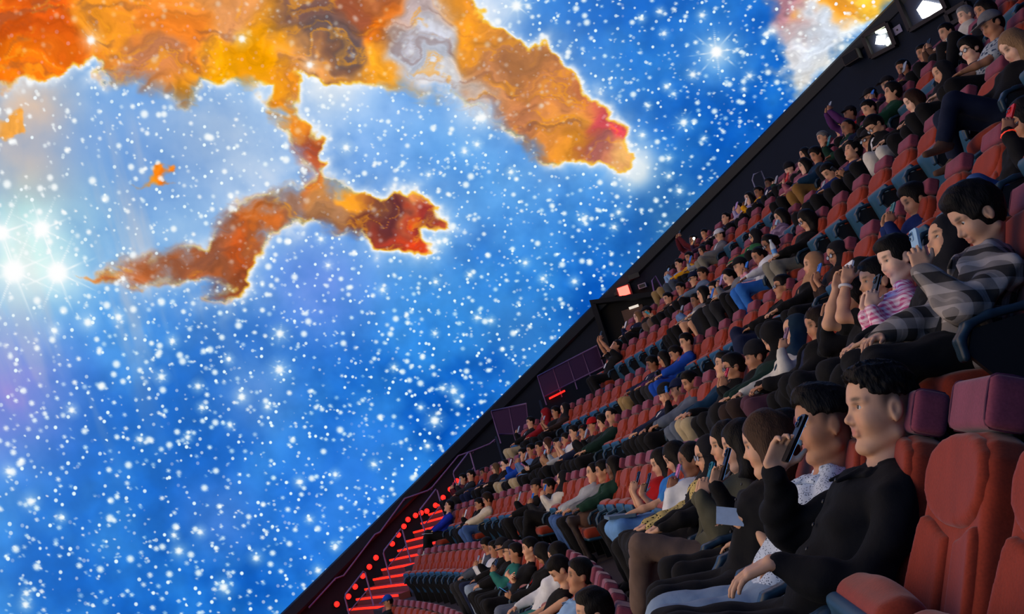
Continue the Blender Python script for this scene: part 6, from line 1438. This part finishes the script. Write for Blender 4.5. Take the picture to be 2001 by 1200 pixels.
def build_wall_things():
    # doorway
    M = wall_frame(-21.3, 0.0, 0.0)
    r = empty('door_1', M); tag(r, 'dark doorway with a brown door at the back of the far aisle', None, None, 'structure')
    mb = MB(); wbox(mb, -1.05, -0.90, 0, 0.5, -4.0, -0.55); wbox(mb, 0.95, 1.1, 0, 0.5, -4.0, -1.05); mb.add([(-1.05, 0, -0.55), (1.1, 0, -1.0), (1.1, .5, -1.0), (-1.05, .5, -0.55), (-1.05, 0, -0.42), (1.1, 0, -0.85), (1.1, .5, -0.85), (-1.05, .5, -0.42)], [(0, 3, 2, 1), (4, 5, 6, 7), (0, 1, 5, 4), (1, 2, 6, 5), (2, 3, 7, 6), (3, 0, 4, 7)])
    mb.obj('door_frame', M_DARKBOX, r)
    wbox(MB(), -0.9, 0.95, 0.0, 0.03, -4.0, -0.5).obj('door_recess', M_DARKBOX, r)
    d = wbox(MB(), -0.30, 0.35, 0.03, 0.08, -3.2, -0.98).obj('door_leaf', M_DOOR, r)
    wbox(MB(), 0.24, 0.30, 0.08, 0.13, -2.2, -2.05).obj('door_handle', M_GREY, d)
    wbox(MB(), -0.05, 0.24, 0.06, 0.14, -1.02, -0.95).obj('sconce', M_SCONCE, r)
    wbox(MB(), -0.62, -0.44, 0.03, 0.06, -2.35, -1.75).obj('notice_board', M_GREY, r)
    # red light beside it
    e = empty('red_sign', wall_frame(-21.1, 0.44, 0.25)); tag(e, 'glowing red box light under the dome rim above the doorway', 'light')
    wbox(MB(), -0.16, 0.16, -0.03, 0.06, -0.13, 0.13).obj('light_box', M_EXIT, e); mb = MB(); wbox(mb, -0.22, 0.22, -0.10, -0.03, -0.18, 0.18); wbox(mb, -0.30, -0.22, -0.08, 0.02, -0.05, 0.05); mb.obj('housing', M_BLACK, e)
    e = empty('wall_camera', wall_frame(-23.0, 0.36, 0.3)); tag(e, 'small dark camera bracket beside the red box light', 'camera')
    wbox(MB(), -0.15, 0.18, -0.08, 0.08, -0.05, 0.09).obj('camera_body', M_BLACK, e); wbox(MB(), -0.02, 0.02, -0.28, -0.08, -0.02, 0.02).obj('bracket', M_BLACK, e)
    e = empty('wall_box', wall_frame(-23.7, 0.74, 0.12)); tag(e, 'small pale wall box near the red box light', 'box')
    wbox(MB(), -0.12, 0.12, -0.1, 0.06, -0.07, 0.07).obj('box_body', M_GREY, e); wbox(MB(), -0.09, 0.09, 0.06, 0.08, -0.045, 0.045).obj('box_cover', M_BLACK, e)
    # speaker
    e = empty('wall_speaker', wall_frame(-58.3, 0.40, 0.25)); tag(e, 'black loudspeaker mounted just under the dome rim', 'speaker')
    wbox(MB(), -0.22, 0.22, -0.12, 0.12, -0.15, 0.13).obj('cabinet', M_BLACK, e); wbox(MB(), -0.19, 0.19, 0.12, 0.135, -0.12, 0.10).obj('grille', M_DARKBOX, e); wbox(MB(), -0.04, 0.04, -0.25, -0.12, -0.04, 0.04).obj('bracket', M_BLACK, e)
    # projection windows
    def niche(deg, drop, w, h, skew, lab):
        e = empty('projection_window', wall_frame(deg, drop, 0.0)); tag(e, lab, 'window')
        c = [(-w, h+skew), (w, h-skew), (w, -h-skew), (-w, -h+skew)]
        MB().prism([V3(x, 0.0, z) for x, z in c], [V3(x, 0.03, z) for x, z in c]).obj('lining', M_NICHE, e)
        for (a, b) in zip(c, c[1:]+c[:1]):
            dx, dz = b[0]-a[0], b[1]-a[1]; L = math.hypot(dx, dz); nx, nz = -dz/L*0.05, dx/L*0.05
            MB().prism([V3(a[0]-nx, 0.0, a[1]-nz), V3(b[0]-nx, 0.0, b[1]-nz), V3(b[0]+nx, 0.0, b[1]+nz), V3(a[0]+nx, 0.0, a[1]+nz)], [V3(a[0]-nx, 0.16, a[1]-nz), V3(b[0]-nx, 0.16, b[1]-nz), V3(b[0]+nx, 0.16, b[1]+nz), V3(a[0]+nx, 0.16, a[1]+nz)]).obj('frame', M_BLACK, e)
        return e
    def lampquad(e, c, mat, nm='lamp'): MB().prism([V3(x, 0.04, z) for x, z in c], [V3(x, 0.10, z) for x, z in c]).obj(nm, mat, e)
    e = niche(-61.5, 0.55, 0.34, 0.30, 0.03, 'small lit projection window with two tube lamps')
    lampquad(e, [(-0.02, 0.26), (0.25, 0.19), (0.25, 0.15), (-0.02, 0.22)], M_GREENWHITE, 'tube'); lampquad(e, [(0.04, 0.19), (0.28, 0.13), (0.28, 0.09), (0.04, 0.15)], M_GREENWHITE, 'tube')
    lampquad(e, [(-0.13, -0.02), (-0.02, 0.14), (0.17, 0.06), (0.04, -0.14)], M_WHITELAMP); lampquad(e, [(0.10, -0.10), (0.22, -0.04), (0.22, -0.18), (0.12, -0.22)], M_GREENWHITE)
    e = niche(-67.0, 0.62, 0.50, 0.46, 0.03, 'large projection window with a dazzling white lamp')
    lampquad(e, [(-0.16, -0.08), (-0.12, -0.34), (0.26, -0.44), (0.46, -0.36), (0.06, 0.02)], M_WHITELAMP)
    e = niche(-70.0, 1.50, 0.26, 0.14, 0.02, 'small unlit projection window above the top row')
    e = empty('wall_plate', wall_frame(-63.55, 0.66, 0.01)); tag(e, 'square pale plate on the dark wall between projection windows', 'plate')
    wbox(MB(), -0.11, 0.11, 0, 0.03, -0.10, 0.10).obj('plate', M_GREY, e); wbox(MB(), -0.02, 0.02, 0.03, 0.04, -0.02, 0.02).obj('screw', M_BLACK, e)
build_stairs(); build_lamps(); build_rails(); build_wall_things()
